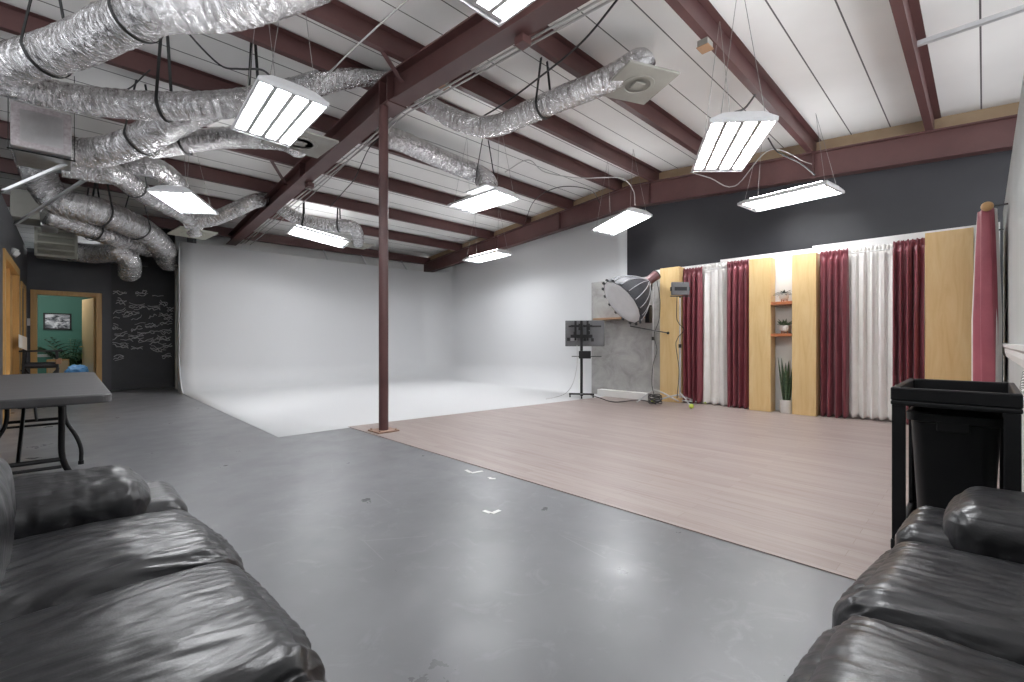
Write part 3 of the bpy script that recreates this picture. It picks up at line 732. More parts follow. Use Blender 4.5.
curtain(846, 894, XC+.075, 2.25, .03, 5, 'white_cloth', 'ivory curtain between two maroon ones on the right half of the set', 5)
curtain(893, 925, XC, 2.26, .02, 4, 'maroon', 'maroon curtain beside the widest plywood panel', 6)
# curtain rods
for xa, xb, lab in ((681, 750, 'thin curtain rod carrying the left three curtains'), (818, 927, 'thin curtain rod carrying the right three curtains')):
    y0, y1 = yat(xb, XC), yat(xa, XC)
    root = thing('curtain_rod', lab, 'curtain rod', (XC+.05, (y0+y1)/2, 2.22), 0, 'curtain rods of the set')
    MB().cyl((XC+.036, y0+.02, 2.215), (XC+.036, y1-.02, 2.215), .008, 10).build('rod', M['trim_white'], root, world=True, smooth='angle')
    for y in (y0+.1, y1-.1): MB().bar((XC+.036, y, 2.215), (XW+.002, y, 2.215), .016, .016).build('bracket', M['trim_white'], root, world=True)
# curtain hanging beside the grey partition, seen from its end
root = thing('curtain', 'rose curtain with white lining seen edge on by the grey partition', 'curtain', (6.0, -.02, 2.2))
def fn2(half, x0, amp, sd, yc=-.02):
    def fn(u, v):
        wd = .62 + .38*min(1, v*2.2) + .03*noise.noise(Vector((v*3, sd, 0)))
        if u < .3:                       # the folded end turned towards the room
            a = PI*(u/.3 - .5)
            x, y = x0 + .06 - .055*math.cos(a), yc + half*math.sin(a) + .012*math.sin(a*5 + v*2)
        else:
            q = (u-.3)/.7
            x, y = x0 + .06 + q*1.15, yc + half*(1 - q*.9) * math.cos(q*6*2*PI)**1 if q < .12 else yc + amp*math.cos(q*6*2*PI)
        return Vector((x, yc + (y-yc)*wd, 2.23 - v*2.19 + (.012*math.sin(u*40) if v < .02 else 0)))
    return fn
o = MB().grid(fn2(.070, 5.93, .045, .6, -.012), 120, 40).build('cloth', M['rose'], root, smooth=True, world=True); o.modifiers.new('thick', 'SOLIDIFY').thickness = .004
o = MB().grid(fn2(.088, 5.965, .055, .75, -.02), 120, 40).build('lining', M['white_cloth'], root, smooth=True, world=True); o.modifiers.new('thick', 'SOLIDIFY').thickness = .003
o['label'] = 'ivory lining cloth'
root = thing('curtain_rod', 'curtain rod with a wooden ball end by the grey partition', 'curtain rod', (5.85, -.02, 2.2))
MB().cyl((5.84, -.02, 2.235), (7.3, -.02, 2.235), .014, 12).build('rod', M['black_metal'], root, world=True, smooth='angle')
MB().sphere((5.81, -.02, 2.225), .042, 3).build('finial', M['wood_ball'], root, world=True, smooth=True)
for x in (5.9, 7.2): MB().bar((x, -.02, 2.235), (x, YW+.002, 2.24), .014, .014).build('bracket', M['black_metal'], root, world=True)

# shelves and plants in the niche
ys0, ys1 = yat(792, XG)+.004, yat(770.5, XG)-.004
zs = [P(781, 303, X=XG).z, P(781, 335, X=XG).z]
for z, lab in zip(zs, ('cherry wood niche shelf holding the dark spiky plant, the upper one', 'cherry wood niche shelf holding the grey green succulent, the lower one')):
    tag(MB().bb(XG+.005, XW-.002, ys0, ys1, z-.02, z+.022).build('niche_shelf', M['shelf_wood'], bevel=.003, loc=(XG+.1, (ys0+ys1)/2, z-.02)), lab, 'shelf', 'niche shelves')
def blade(b, p0, dirv, L, w, droop, th=.002, n=7):
    dirv = Vector(dirv).normalized(); side = dirv.cross(Vector((0, 0, 1)))
    if side.length < .1: side = Vector((random.uniform(-1, 1), random.uniform(-1, 1), 0))
    side.normalize(); prev = None; p = Vector(p0); d = dirv.copy()
    for i in range(n+1):
        f = i/n; ww = w*(math.sin(PI*min(1, .22+f*.78)))**.7 if i < n else .0008
        nrm = side.cross(d).normalized()
        q = [s.bm.verts.new(v) for s, v in ((b, p - side*ww), (b, p - nrm*th), (b, p + side*ww), (b, p + nrm*th*.6))]
        if prev:
            for k in range(4): b.bm.faces.new((prev[k], prev[(k+1) % 4], q[(k+1) % 4], q[k]))
        else: b.bm.faces.new(q[::-1])
        prev = q; p = p + d*(L/n); d = (d + Vector((0, 0, -droop/n))).normalized()
    b.bm.faces.new(prev)
def potplant(loc, label, kind):
    root = thing('potted_plant', label, 'plant', loc, 0)
    if kind == 'snake':
        R_, hh = .085, .19
        MB().lathe([(R_*.86, 0), (R_*.95, .01), (R_, hh), (R_*.9, hh), (R_*.88, hh-.03)]).build('pot', M['ceramic'], root, smooth='angle')
        MB().lathe([(R_*.89, hh-.03), (R_*.6, hh-.025), (.01, hh-.022)]).build('soil', M['soil'], root)
        rd = random.Random(5)
        for k in range(11):
            a = k*2.4; b = MB(); rr = rd.uniform(.01, .05)
            blade(b, (rr*math.cos(a), rr*math.sin(a), hh-.03), (.13*math.cos(a), .13*math.sin(a), 1), rd.uniform(.42, .66), .024, -.02, .004, 9)
            b.build('leaf', M['snake'], root, smooth=True)
    else:
        R_, hh, lift = .062, .09, .03
        MB().lathe([(R_*.6, lift), (R_*.95, lift+.02), (R_, lift+.05), (R_*.93, lift+hh), (R_*.84, lift+hh), (R_*.82, lift+hh-.02)]).build('pot', M['ceramic'], root, smooth='angle')
        for k in range(3):
            a = k*2.094+.4; MB().cyl((R_*.7*math.cos(a), R_*.7*math.sin(a), 0), (R_*.6*math.cos(a), R_*.6*math.sin(a), lift+.01), .007, 8).build('leg', M['shelf_wood'], root)
        MB().lathe([(R_*.83, lift+hh-.02), (R_*.5, lift+hh-.012), (.005, lift+hh-.01)]).build('soil', M['soil'], root)
        rd = random.Random(8 if kind == 'spiky' else 11); b = MB()
        if kind == 'spiky':
            for k in range(26):
                a = k*2.4; e = rd.uniform(.15, 1.3)
                blade(b, (0, 0, lift+hh-.015), (math.cos(a), math.sin(a), e), rd.uniform(.10, .15), .011, .9)
            b.build('foliage', M['leaf_dark'], root, smooth=True)
        else:
            for k in range(34):
                a = k*2.4; e = rd.uniform(.4, 2.2); rr = rd.uniform(0, .04)
                blade(b, (rr*math.cos(a), rr*math.sin(a), lift+hh-.015), (math.cos(a), math.sin(a), e), rd.uniform(.07, .13), .013, .2, .004)
            b.build('foliage', M['leaf_grey'], root, smooth=True)
    return root
ym_ = (ys0+ys1)/2
potplant((XG+.12, ym_-.005, zs[0]+.022), 'dark spiky plant in a white footed pot on the upper shelf', 'spiky')
potplant((XG+.12, ym_-.01, zs[1]+.022), 'grey green succulent in a white footed pot on the lower shelf', 'succ')
potplant((XG+.10, yat(786.5, XG+.1), .006), 'snake plant in a white pot on the floor between plywood panels', 'snake')

# concrete board with white plinth and shelf
Xc = 7.40
y0, y1 = yat(660, Xc), yat(591.5, Xc)
zc0, zc1 = .02, P(625, 279, X=Xc).z
o = MB().bb(Xc, Xc+.05, y0, y1, .012, zc1).build('concrete_board', M['concrete'], loc=(Xc, (y0+y1)/2, .012), bevel=.003)
tag(o, 'tall mottled grey concrete look backdrop board behind the softbox', 'backdrop')
o = MB().bb(Xc-.16, Xc-.01, yat(652, Xc-.1), yat(599, Xc-.1), .008, .13).build('plinth', M['flat_white'], loc=(Xc-.1, (y0+y1)/2, .008), bevel=.006)
tag(o, 'low white plinth at the foot of the concrete board', 'plinth')
z = P(603, 318, X=Xc-.1).z
o = MB().bb(Xc-.14, Xc-.001, yat(649, Xc-.1), yat(594, Xc-.1), z-.035, z).build('wall_shelf', M['brown_wood'], loc=(Xc-.07, (y0+y1)/2, z-.035), bevel=.003)
tag(o, 'brown wooden shelf on the concrete board', 'shelf')

# ------------------------------------------------------------------ screen on a rolling stand (back view)
g0 = P(581.5, 397.5, z=0.006)
root = thing('screen_stand', 'black rolling stand carrying the grey screen', 'screen stand', (g0.x, g0.y, .006), math.radians(AZ*180/PI - 90 - 8))
zb_ = .045
MB().bar((-.23, 0, zb_+.02), (.23, 0, zb_+.02), .05, .03).bar((0, -.2, zb_+.02), (0, .25, zb_+.02), .05, .03).build('base', M['black_metal'], root, bevel=.004)
for x, y in ((-.21, 0), (.21, 0), (0, -.18), (0, .23)):
    c_ = MB().cyl((x-.012, y, .026), (x+.012, y, .026), .026, 16).build('caster', M['black_metal'], root, smooth='angle')
MB().cyl((0, 0, zb_+.03), (0, 0, 1.42), .026, 14).build('pole', M['black_metal'], root, smooth='angle')
MB().bb(-.05, .17, -.07, .03, .72, .86).build('control_box', M['black_metal'], root, bevel=.01)
MB().bar((-.18, -.03, .76), (.36, -.03, .76), .03, .012).build('cross_bar', M['black_metal'], root)
b = MB().bb(-.2, .2, .03, .05, 1.10, 1.16).bb(-.2, .2, .03, .05, 1.30, 1.34).bb(-.13, -.09, .03, .06, 1.05, 1.42).bb(.09, .13, .03, .06, 1.05, 1.42)
b.build('mount_bracket', M['black_metal'], root)
rz_ = math.radians(AZ*180/PI - 90 - 8)
root = thing('flat_screen', 'grey flat screen seen from behind on the rolling stand', 'screen', (g0.x, g0.y, .95), rz_)
MB().bb(-.30, .42, .06, .10, 0, .48).build('back_panel', M['tv_back'], root, bevel=.008)
MB().bb(-.29, .41, .10, .105, .01, .47).build('display', M['plastic_black'], root)
MB().bb(-.24, .36, .052, .06, .355, .385).build('vent_strip', M['black_metal'], root)
MB().bb(-.2, -.08, .05, .06, .1, .19).build('label_plate', M['seam_grey'], root)
for x, z in ((-.12, .24), (.0, .25), (.13, .25), (.2, .12), (-.24, .13), (.06, .13)): MB().bb(x-.025, x+.025, .05, .06, z-.03, z+.03).build('port_cover', M['black_metal'], root)
for x in (-.03, .13): MB().bb(x-.025, x+.025, .045, .06, .3, .42).build('hook', M['black_metal'], root)

# ------------------------------------------------------------------ softbox on a stand
def tripod(root, h, legs=3, r=.012, spread=.42, rot=.3, zleg=.16, balls=False, mt='galv'):
    MB().cyl((0, 0, .12), (0, 0, h*.55), .016, 12).build('lower_tube', M[mt], root, smooth='angle')
    MB().cyl((0, 0, h*.55), (0, 0, h), .012, 12).build('upper_tube', M[mt], root, smooth='angle')
    MB().cyl((0, 0, h*.55-.03), (0, 0, h*.55+.03), .024, 12).build('clamp', M['black_metal'], root, smooth='angle')
    for k in range(legs):
        a = rot + k*2*PI/legs; e = Vector((math.cos(a)*spread, math.sin(a)*spread, .03)); m_ = Vector((math.cos(a)*spread*.4, math.sin(a)*spread*.4, zleg*.75))
        MB().tube(spline([(0, 0, zleg+.03*k), m_ + Vector((0, 0, .02*k)), e], .05), r, 8).build('leg', M[mt], root, smooth=True)
        if balls: MB().sphere((e.x, e.y, .04), .038, 2).build('ball_foot', M['ball'], root, smooth=True)
g1 = P(653, 402, z=.006)
root = thing('light_stand', 'chrome light stand holding up the softbox by the concrete board', 'light stand', (g1.x, g1.y, .006))
hst = P(651, 284, d=(g1-Vector((0, 0, 0))).dot(FW)).z
tripod(root, hst-.05, rot=.9)
dS = (g1).dot(FW)
cf = P(621.5, 302.5, d=dS-.12); ap = P(648, 281.5, d=dS-.0)
nrm = (cf-ap).normalized(); Ls = (cf-ap).length
root = thing('softbox', 'round black softbox with a white front hung from the stand', 'softbox', ap)
uu = nrm.cross(Vector((0, 0, 1))).normalized(); vv = uu.cross(nrm)
RS = .43; NS = 16
def dome(f, k, rs=1.0):
    rad = RS*(math.sin(f*PI/2)**.75)*rs if f > 0 else .05
    rad = max(rad, .055); a = 2*PI*k/NS
    return ap + nrm*(Ls*f) + (uu*math.cos(a) + vv*math.sin(a))*rad
b = MB(); rings = [[b.bm.verts.new(dome(i/10, k, 1 if True else 1)) for k in range(NS)] for i in range(11)]
for a_, c_ in zip(rings, rings[1:]):
    for k in range(NS): b.bm.faces.new((a_[k], a_[(k+1) % NS], c_[(k+1) % NS], c_[k]))
o = b.build('shell', M['black_fabric'], root, world=True); o.modifiers.new('thick', 'SOLIDIFY').thickness = .006
b = MB()
for k in range(NS):
    b.tube([dome(i/10, k, 1.01) for i in range(11)], .006, 6)
b.build('rib', M['seam_grey'], root, world=True)
b = MB(); ctr = b.bm.verts.new(cf - nrm*.03)
rg = [[b.bm.verts.new(cf - nrm*(.03*(1-f)) + (uu*math.cos(2*PI*k/NS) + vv*math.sin(2*PI*k/NS))*RS*.97*f) for k in range(NS)] for f in (.35, .7, 1)]
for k in range(NS): b.bm.faces.new((ctr, rg[0][k], rg[0][(k+1) % NS]))
for a_, c_ in zip(rg, rg[1:]):
    for k in range(NS): b.bm.faces.new((a_[k], a_[(k+1) % NS], c_[(k+1) % NS], c_[k]))
o = b.build('front_diffuser', M['diff_cloth'], root, world=True, smooth=True); o.modifiers.new('thick', 'SOLIDIFY').thickness = .003
b = MB()
for k in range(NS):
    a = 2*PI*k/NS; d_ = uu*math.cos(a) + vv*math.sin(a)
    b.bar(cf + d_*RS*.98 - nrm*.015, cf + d_*RS*1.09 + nrm*.005, .05, .02, up=nrm)
b.build('rib_tip', M['black_fabric'], root, world=True)
MB().cyl(ap + nrm*.03, ap - nrm*.19, .072, 20, .085).build('lamp_head', M['speedring'], root, world=True, smooth='angle')
MB().cyl(ap - nrm*.19, ap - nrm*.21, .088, 20).build('lamp_back', M['black_metal'], root, world=True, smooth='angle')
MB().bar(ap - nrm*.08, ap - nrm*.08 + Vector((0, 0, -.2)), .02, .035).build('yoke', M['black_metal'], root, world=True)
# power pack hanging on the stand, boom rod
c = P(648.5, 314, d=dS-.06)
tag(MB().box(c, (.1, .08, .3)).build('power_pack', M['plastic_black'], bevel=.01, loc=c), 'black power pack strapped to the softbox stand', 'power pack')
a = P(630, 326, d=dS-.05); c = P(668, 333, d=dS-.05)
root = thing('boom_rod', 'thin black boom rod crossing the softbox stand', 'rod', a)
MB().cyl(a, c, .009, 8).build('rod', M['black_metal'], root, world=True, smooth='angle')
MB().sphere(c, .025, 2).build('knob', M['black_metal'], root, world=True, smooth=True)
# cables down the stand
def cab(pts, lab, r=.006, m='cable'): return cable(pts, r, m, lab, 'cable', 'cable', 'studio cables')
dd = dS-.05
cab([P(657, 281, d=dd), P(660, 300, d=dd), P(659, 320, d=dd), P(654, 335, d=dd), P(657, 350, d=dd), P(653, 365, d=dd), P(652, 385, d=dd), P(655, 398, d=dd)], 'black cable hanging from the softbox lamp')
root = thing('cable_coil', 'coiled black cable on the floor under the softbox stand', 'cable', (P(655, 403, z=.02)))
pc = P(655, 404, z=.02); b = MB(); pts = []
for i in range(120):
    a = i*.35; rr = .12 + .02*math.sin(i*.7); pts.append(pc + Vector((rr*math.cos(a), rr*math.sin(a), .012 + .0012*i + .01*math.sin(i*1.3))))
b.tube(pts, .007, 6); b.build('loop', M['cable'], root, smooth=True, world=True)
cab([P(656, 404, z=.015), P(640, 400, z=.015), P(615, 402, z=.015), P(600, 398, z=.015), P(588, 394, z=.015)], 'black cable snaking over the wood floor to the screen stand', .008)
cab([P(577, 345, d=dS+.3), P(577, 365, d=dS+.3), P(573, 383, d=dS+.3), P(566, 393, z=.12), P(556, 397, z=.015), P(546, 399, z=.015)], 'thin grey cable from the screen down to the white floor', .005, 'cable_grey')

# ------------------------------------------------------------------ LED panel on a C stand
g2 = P(680, 405, z=.006)
root = thing('light_stand', 'chrome stand with tennis ball feet holding the small lamp panel', 'light stand', (g2.x, g2.y, .006))
d2_ = g2.dot(FW)
ht = P(680, 298, d=d2_).z
tripod(root, ht, rot=-.2, spread=.42, zleg=.14, balls=True)
cab([P(677, 296, d=d2_-.04), P(677, 320, d=d2_-.04), P(684, 330, d=d2_-.04), P(676, 342, d=d2_-.04), P(679, 370, d=d2_-.04), P(677, 398, d=d2_-.04)], 'black cable looped down the lamp panel stand')
c = P(680, 289, d=d2_)
root = thing('led_panel', 'small black lamp panel on the stand before the maroon curtain', 'studio lamp', (c.x, c.y, ht), AZ-PI/2)
zc = c.z - ht
MB().bb(-.14, .14, -.03, .03, zc-.10, zc+.11).build('body', M['tv_back'], root, bevel=.008)
MB().bb(-.10, .10, -.034, -.03, zc-.03, zc+.03).build('control_panel', M['black_metal'], root)
MB().bb(-.155, -.14, -.02, .02, zc-.03, zc+.03).bb(.14, .155, -.02, .02, zc-.03, zc+.03).bb(-.155, .155, -.015, .015, zc-.125, zc-.11).build('yoke', M['black_metal'], root)
MB().cyl((0, 0, 0), (0, 0, zc-.11), .014, 10).build('spigot', M['black_metal'], root)
c = P(705, 402.5, z=.03)
a = P(682, 400.5, z=.05)
root = thing('floor_bar', 'pale bar lying across the floor in front of the ivory curtain', 'bar', a)
MB().cyl(a, c, .012, 10).build('rod', M['galv'], root, world=True, smooth='angle')
MB().sphere(c, .04, 2).build('ball_foot', M['ball'], root, world=True, smooth=True)

# ------------------------------------------------------------------ utility cart and bin
cx0, cx1, cy0, cy1 = 2.49, 3.17, -.10, .275
root = thing('utility_cart', 'black plastic utility cart beside the right sofa', 'cart', ((cx0+cx1)/2, (cy0+cy1)/2, 0))
def tray(z0, z1, depth):
    b = MB(); t_ = .022
    b.bb(cx0, cx1, cy0, cy1, z0, z1-depth).bb(cx0, cx0+t_, cy0, cy1, z1-depth, z1).bb(cx1-t_, cx1, cy0, cy1, z1-depth, z1).bb(cx0+t_, cx1-t_, cy0, cy0+t_, z1-depth, z1).bb(cx0+t_, cx1-t_, cy1-t_, cy1, z1-depth, z1)
    return b
tray(.765, .84, .055).build('top_tray', M['plastic_black'], root, world=True, bevel=.006)
tray(.13, .20, .045).build('bottom_tray', M['plastic_black'], root, world=True, bevel=.006)
for x, sx in ((cx0+.004, 1), (cx1-.004, -1)):
    for y, sy in ((cy0+.004, 1), (cy1-.004, -1)):
        b = MB().bb(x, x+sx*.012, y, y+sy*.045, .2, .766).bb(x+sx*.012, x+sx*.05, y, y+sy*.012, .2, .766)
        b.build('leg', M['plastic_black'], root, world=True, bevel=.003)
        c_ = MB().cyl((x+sx*.06-.012, y+sy*.06, .05), (x+sx*.06+.012, y+sy*.06, .05), .05, 20).build('caster', M['bin_black'], root, world=True, smooth='angle')
        MB().bb(x+sx*.06-.02, x+sx*.06+.02, y+sy*.06-.02, y+sy*.06+.02, .09, .131).build('caster_fork', M['galv'], root, world=True)
def rrect(hx, hy, r, n=6):
    pts = []
    for cx_, cy_, a0 in ((hx-r, hy-r, 0), (-hx+r, hy-r, PI/2), (-hx+r, -hy+r, PI), (hx-r, -hy+r, 1.5*PI)):
        for i in range(n+1): pts.append((cx_ + r*math.cos(a0+PI/2*i/n), cy_ + r*math.sin(a0+PI/2*i/n)))
    return pts
bc = (2.75, .087)
root = thing('trash_bin', 'black plastic trash bin standing inside the utility cart', 'bin', (bc[0], bc[1], .156))
b = MB(); prof = [(.120, .107, 0), (.123, .11, .01), (.150, .135, .535), (.165, .149, .54), (.166, .150, .572), (.154, .138, .578), (.148, .132, .54), (.118, .105, .015)]
rings = [[b.bm.verts.new((x, y, z)) for x, y in rrect(hx, hy, .05)] for hx, hy, z in prof]
for a_, c_ in zip(rings, rings[1:]):
    n = len(a_)
    for k in range(n): b.bm.faces.new((a_[k], a_[(k+1) % n], c_[(k+1) % n], c_[k]))
b.bm.faces.new(rings[0][::-1]); b.bm.faces.new(rings[-1])
b.build('body', M['bin_black'], root, smooth='angle')
MB().bb(-.168, -.160, -.05, .05, .505, .545).build('grip', M['bin_black'], root, bevel=.004)
# striped cord between partition and tray
root = thing('striped_cord', 'white and black striped cord hanging on the grey partition over the cart', 'cord', (2.9, -.13, .88))
pts = spline([(3.05, -.128, .90), (2.95, -.122, .885), (2.80, -.112, .862), (2.66, -.105, .848), (2.55, -.105, .846)], .01)
MB().tube(pts, .007, 8).build('core', M['paper'], root, smooth=True, world=True)
for i in range(3, len(pts)-1, 6):
    MB().tube(pts[i:i+3], .0085, 8).build('band', M['black_metal'], root, world=True)

# ------------------------------------------------------------------ sofas
def cushion(c, size, r, puff=(0, 0, 0), wr=.006, wdir=(1, 6, 1), seed=0, n=56, sag=0, kx=1):
    """soft rounded block with creases"""
    b = MB(); hx, hy, hz = size[0]/2, size[1]/2, size[2]/2; verts = {}
    def vert(u, v, w):
        key = (round(u, 4), round(v, 4), round(w, 4))
        if key in verts: return verts[key]
        p = Vector((u*hx, v*hy, w*hz))
        q = Vector((max(-hx+r, min(hx-r, p.x)), max(-hy+r, min(hy-r, p.y)), max(-hz+r, min(hz-r, p.z))))
        d = p - q
        p2 = q + d.normalized()*r if d.length > 1e-6 else p
        nn = d.normalized() if d.length > 1e-6 else Vector((0, 0, 1 if w > 0 else -1))
        fx, fy, fz = 1-u*u, 1-v*v, 1-w*w
        p2.x += puff[0]*u*max(0, fy)*max(0, fz); p2.y += puff[1]*v*max(0, fx)*max(0, fz); p2.z += puff[2]*w*max(0, fx)**.6*max(0, fy)**.6
        so = Vector((seed*13.1, seed*3.7, seed))
        wp = noise.noise_vector(p2*3.0 + so)*.10
        pw = p2 + wp
        g = Vector((pw.x*wdir[0], pw.y*wdir[1], pw.z*wdir[2])) + so
        rid = 1 - abs(noise.noise(g*2.0))*2.4
        rid2 = 1 - abs(noise.noise(g*4.4 + Vector((9, 2, 4))))*2.2
        mask = max(0, min(1, .45 + 1.7*noise.noise(p2*3.5 + Vector((seed*2, 1, 5)))))
        edge = 1 + .7*max(0, max(abs(u), abs(v)) - .75)/.25
        p2 += nn * (wr*(max(-.5, rid)*.7*mask + max(-.5, rid2)*.28)*edge + .010*noise.noise(p2*2.6 + Vector((seed, 4, 1))))
        verts[key] = b.bm.verts.new(p2 + Vector(c)); return verts[key]
    def s_(i): 
        x = -1 + 2*i/n; return math.sin(x*PI/2)*.35 + x*.65
    for ax in range(3):
        for sg in (-1, 1):
            for i in range(n):
                for j in range(n):
                    q = []
                    for a, e in ((i, j), (i+1, j), (i+1, j+1), (i, j+1)):
                        cc = [s_(a), s_(e)]; cc.insert(ax, sg); q.append(vert(*cc))
                    b.bm.faces.new(q if sg > 0 else q[::-1])
    return b
def sofa(loc, rz, n, sw, wa0, wa1, label, seed):
    root = thing('sofa', label, 'sofa', loc, rz)
    W = wa0 + n*sw + wa1; D = .92; Lm = M['leather']
    MB().bb(.03, W-.03, .04, .84, .06, .24).build('base_frame', Lm, root, bevel=.03)
    for x in (.1, W-.1):
        for y in (.1, .78): MB().cyl((x, y, 0), (x, y, .07), .03, 12, .035).build('foot', M['black_metal'], root, smooth='angle')
    cushion((W/2, .13, .40), (W-.04, .22, .68), .07, wr=.004, wdir=(4, 4, 2), seed=seed+9, n=40).build('back_frame', Lm, root, smooth=True)
    for i in range(n):
        xc = wa0 + (i+.5)*sw
        cushion((xc, .595, .325), (sw+.012, .66, .25), .085, (0, .025, .034), .0070, (11, 2.2, 6), seed+i, 90).build('seat_cushion', Lm, root, smooth=True)
        cushion((xc, .325, .565), (sw+.0, .26, .40), .10, (0, .03, .01), .007, (7, 4, 2.5), seed+20+i, 50).build('back_cushion', Lm, root, smooth=True)
    for x0, x1 in ((0, wa0), (W-wa1, W)):
        w = x1-x0
        cushion(((x0+x1)/2, .46, .265), (w, .90, .41), .06, (.005, .01, .01), .005, (6, 3, 4), seed+40+int(x0*3), 56).build('arm_panel', Lm, root, smooth=True)
        cushion(((x0+x1)/2, .42, .463), (w+.03, .74, .185), .07, (.008, .015, .014), .0045, (4, 10, 6), seed+60+int(x0*3), 70).build('arm_pad', Lm, root, smooth=True)
    return root
sofa((-.605, 2.35, 0), -PI/2 + .025, 3, .57, .38, .30, 'black creased leather sofa in the lower left corner', 1)
sofa((.36, -.665, 0), -.034, 2, .575, .275, .345, 'black leather sofa in the lower right corner, in front of the cart', 4)

# ------------------------------------------------------------------ folding table
tx0, tx1, ty0, ty1, tz = -.54, .16, 3.15, 5.60, .762
root = thing('folding_table', 'dark grey folding table behind the left sofa', 'table', ((tx0+tx1)/2, (ty0+ty1)/2, 0))
hx, hy = (tx1-tx0)/2, (ty1-ty0)/2
MB().prism(rrect(hx, hy, .05), 'z', tz-.045, tz).build('tabletop', M['table_top'], root, bevel=.008)
for sy in (-1, 1):
    ye = sy*(hy-.30)
    for sx in (-1, 1):
        xx = sx*(hx-.19)
        MB().tube(spline([(xx, ye, tz-.045), (xx, ye, .55), (xx, ye, .44), (xx+sx*.015, ye, .36), (xx+sx*.07, ye, .24), (xx+sx*.10, ye, .13), (xx+sx*.10, ye, .02)], .03), .0145, 10).build('leg', M['black_metal'], root, smooth=True)
        MB().cyl((xx+sx*.10, ye, 0), (xx+sx*.10, ye, .03), .019, 10).build('foot_cap', M['plastic_black'], root)
    xx = hx-.19
    MB().cyl((-xx, ye, .40), (xx, ye, .40), .012, 8).cyl((-xx, ye, .36), (xx, ye, .36), .009, 8).build('cross_bar', M['black_metal'], root, smooth='angle')
    MB().cyl((0, ye, .40), (0, sy*(hy-.85), tz-.05), .009, 8).build('brace', M['black_metal'], root, smooth='angle')
    MB().cyl((-xx, ye, tz-.06), (xx, ye, tz-.06), .013, 8).build('pivot_bar', M['black_metal'], root, smooth='angle')
for sx in (-1, 1): MB().bb(sx*(hx-.19)-.015, sx*(hx-.19)+.015, -hy+.25, hy-.15, tz-.075, tz-.045).build('side_rail', M['black_metal'], root)

# ------------------------------------------------------------------ tall director chair by the office door
c = P(41, 362, Y=10.5)
root = thing('director_chair', 'tall black director chair beyond the folding table', 'chair', (c.x, c.y, 0))
sw_, sd_, sh = .24, .20, .72
for y in (-sw_, sw_):
    MB().bar((-sd_, y, .12), (-sd_+.03, y, 1.10), .035, .03, up=(1, 0, 0)).build('back_post', M['black_metal'], root, bevel=.004)
    MB().bar((sd_, y, .12), (sd_-.02, y, .88), .035, .03, up=(1, 0, 0)).build('front_post', M['black_metal'], root, bevel=.004)
    MB().bb(-sd_-.03, sd_+.05, y-.03, y+.03, .875, .90).build('arm', M['black_metal'], root, bevel=.005)
    MB().bar((-sd_-.04, y, .02), (sd_+.04, y, .02), .035, .03).build('runner', M['black_metal'], root)
    MB().bar((-sd_, y, .03), (sd_, y, .6), .03, .02, up=(0, 1, 0)).bar((sd_, y, .03), (-sd_, y, .6), .03, .02, up=(0, 1, 0)).build('cross_leg', M['black_metal'], root)
    MB().bb(sd_-.03, sd_+.035, y-.04, y+.04, .68, .76).build('bracket', M['brown_wood'], root, bevel=.006)
o = MB().grid(lambda u, v: Vector((-sd_+2*sd_*u, -sw_+2*sw_*v, sh-.02-.03*math.sin(PI*v))), 8, 8).build('seat', M['black_fabric'], root, smooth=True); o.modifiers.new('thick', 'SOLIDIFY').thickness = .06
o = MB().grid(lambda u, v: Vector((-sd_-.0-.03*math.sin(PI*v), -sw_+2*sw_*v, .96+.15*u)), 4, 8).build('backrest', M['black_fabric'], root, smooth=True); o.modifiers.new('thick', 'SOLIDIFY').thickness = .012
MB().bar((sd_, -sw_, .3), (sd_, sw_, .3), .05, .03).build('footrest', M['black_metal'], root)
pp = Vector((c.x-sd_, c.y-sw_, 0))
o = MB().grid(lambda u, v: Vector((pp.x-.03+.09*u, pp.y-.035+.015*math.sin(u*4), 1.15-.20*v-.05*u)), 8, 6).build('paper_sheet', M['paper'], loc=(pp.x, pp.y-.03, .95)); o.modifiers.new('thick', 'SOLIDIFY').thickness = .004
tag(o, 'white paper hanging over the back of the director chair', 'paper')

# ------------------------------------------------------------------ inside the office
yo = 15.19
a = P(43.2, 312.8, Y=yo); c = P(71.5, 330, Y=yo)
root = thing('framed_picture', 'black and white picture in a black frame on the green wall', 'picture', ((a.x+c.x)/2, yo, (a.z+c.z)/2))
hw, hh = (c.x-a.x)/2, (a.z-c.z)/2
MB().bb(-hw, hw, -.02, .0, -hh, -hh+.03).bb(-hw, hw, -.02, 0, hh-.03, hh).bb(-hw, -hw+.03, -.02, 0, -hh, hh).bb(hw-.03, hw, -.02, 0, -hh, hh).build('frame', M['black_metal'], root)
MB().bb(-hw+.03, hw-.03, -.012, 0, -hh+.03, hh-.03).build('print', M['photo'], root)
c = P(72, 350, Y=14.2)
root = thing('potted_palm', 'bushy green palm seen through the office doorway', 'plant', (c.x, 14.2, 0))
MB().lathe([(.15, 0), (.17, .02), (.2, .34), (.18, .35), (.17, .3)]).build('pot', M['brown_wood'], root, smooth='angle')
rd = random.Random(2)
for k in range(26):
    aa = k*2.4; b = MB(); e = rd.uniform(1.0, 3.0); L = rd.uniform(.75, 1.1)
    d = Vector((math.cos(aa), math.sin(aa), e)).normalized(); p = Vector((0, 0, .3)); pts = []
    for i in range(12): pts.append(p.copy()); p = p + d*(L/11); d = (d + Vector((0, 0, -.11))).normalized()
    b.tube(pts, .006, 5)
    for i in range(3, 12):
        t_ = (pts[min(i+1, 11)]-pts[i-1]).normalized(); sd = t_.cross(Vector((0, 0, 1))).normalized()
        for s in (-1, 1): blade(b, pts[i], sd*s + t_*.7, .24*math.sin(PI*(i/12)*.8+.4), .026, .5, .001, 4)
    b.build('frond', M['leaf'], root, smooth=True)
c = P(66, 365, Y=13.75)
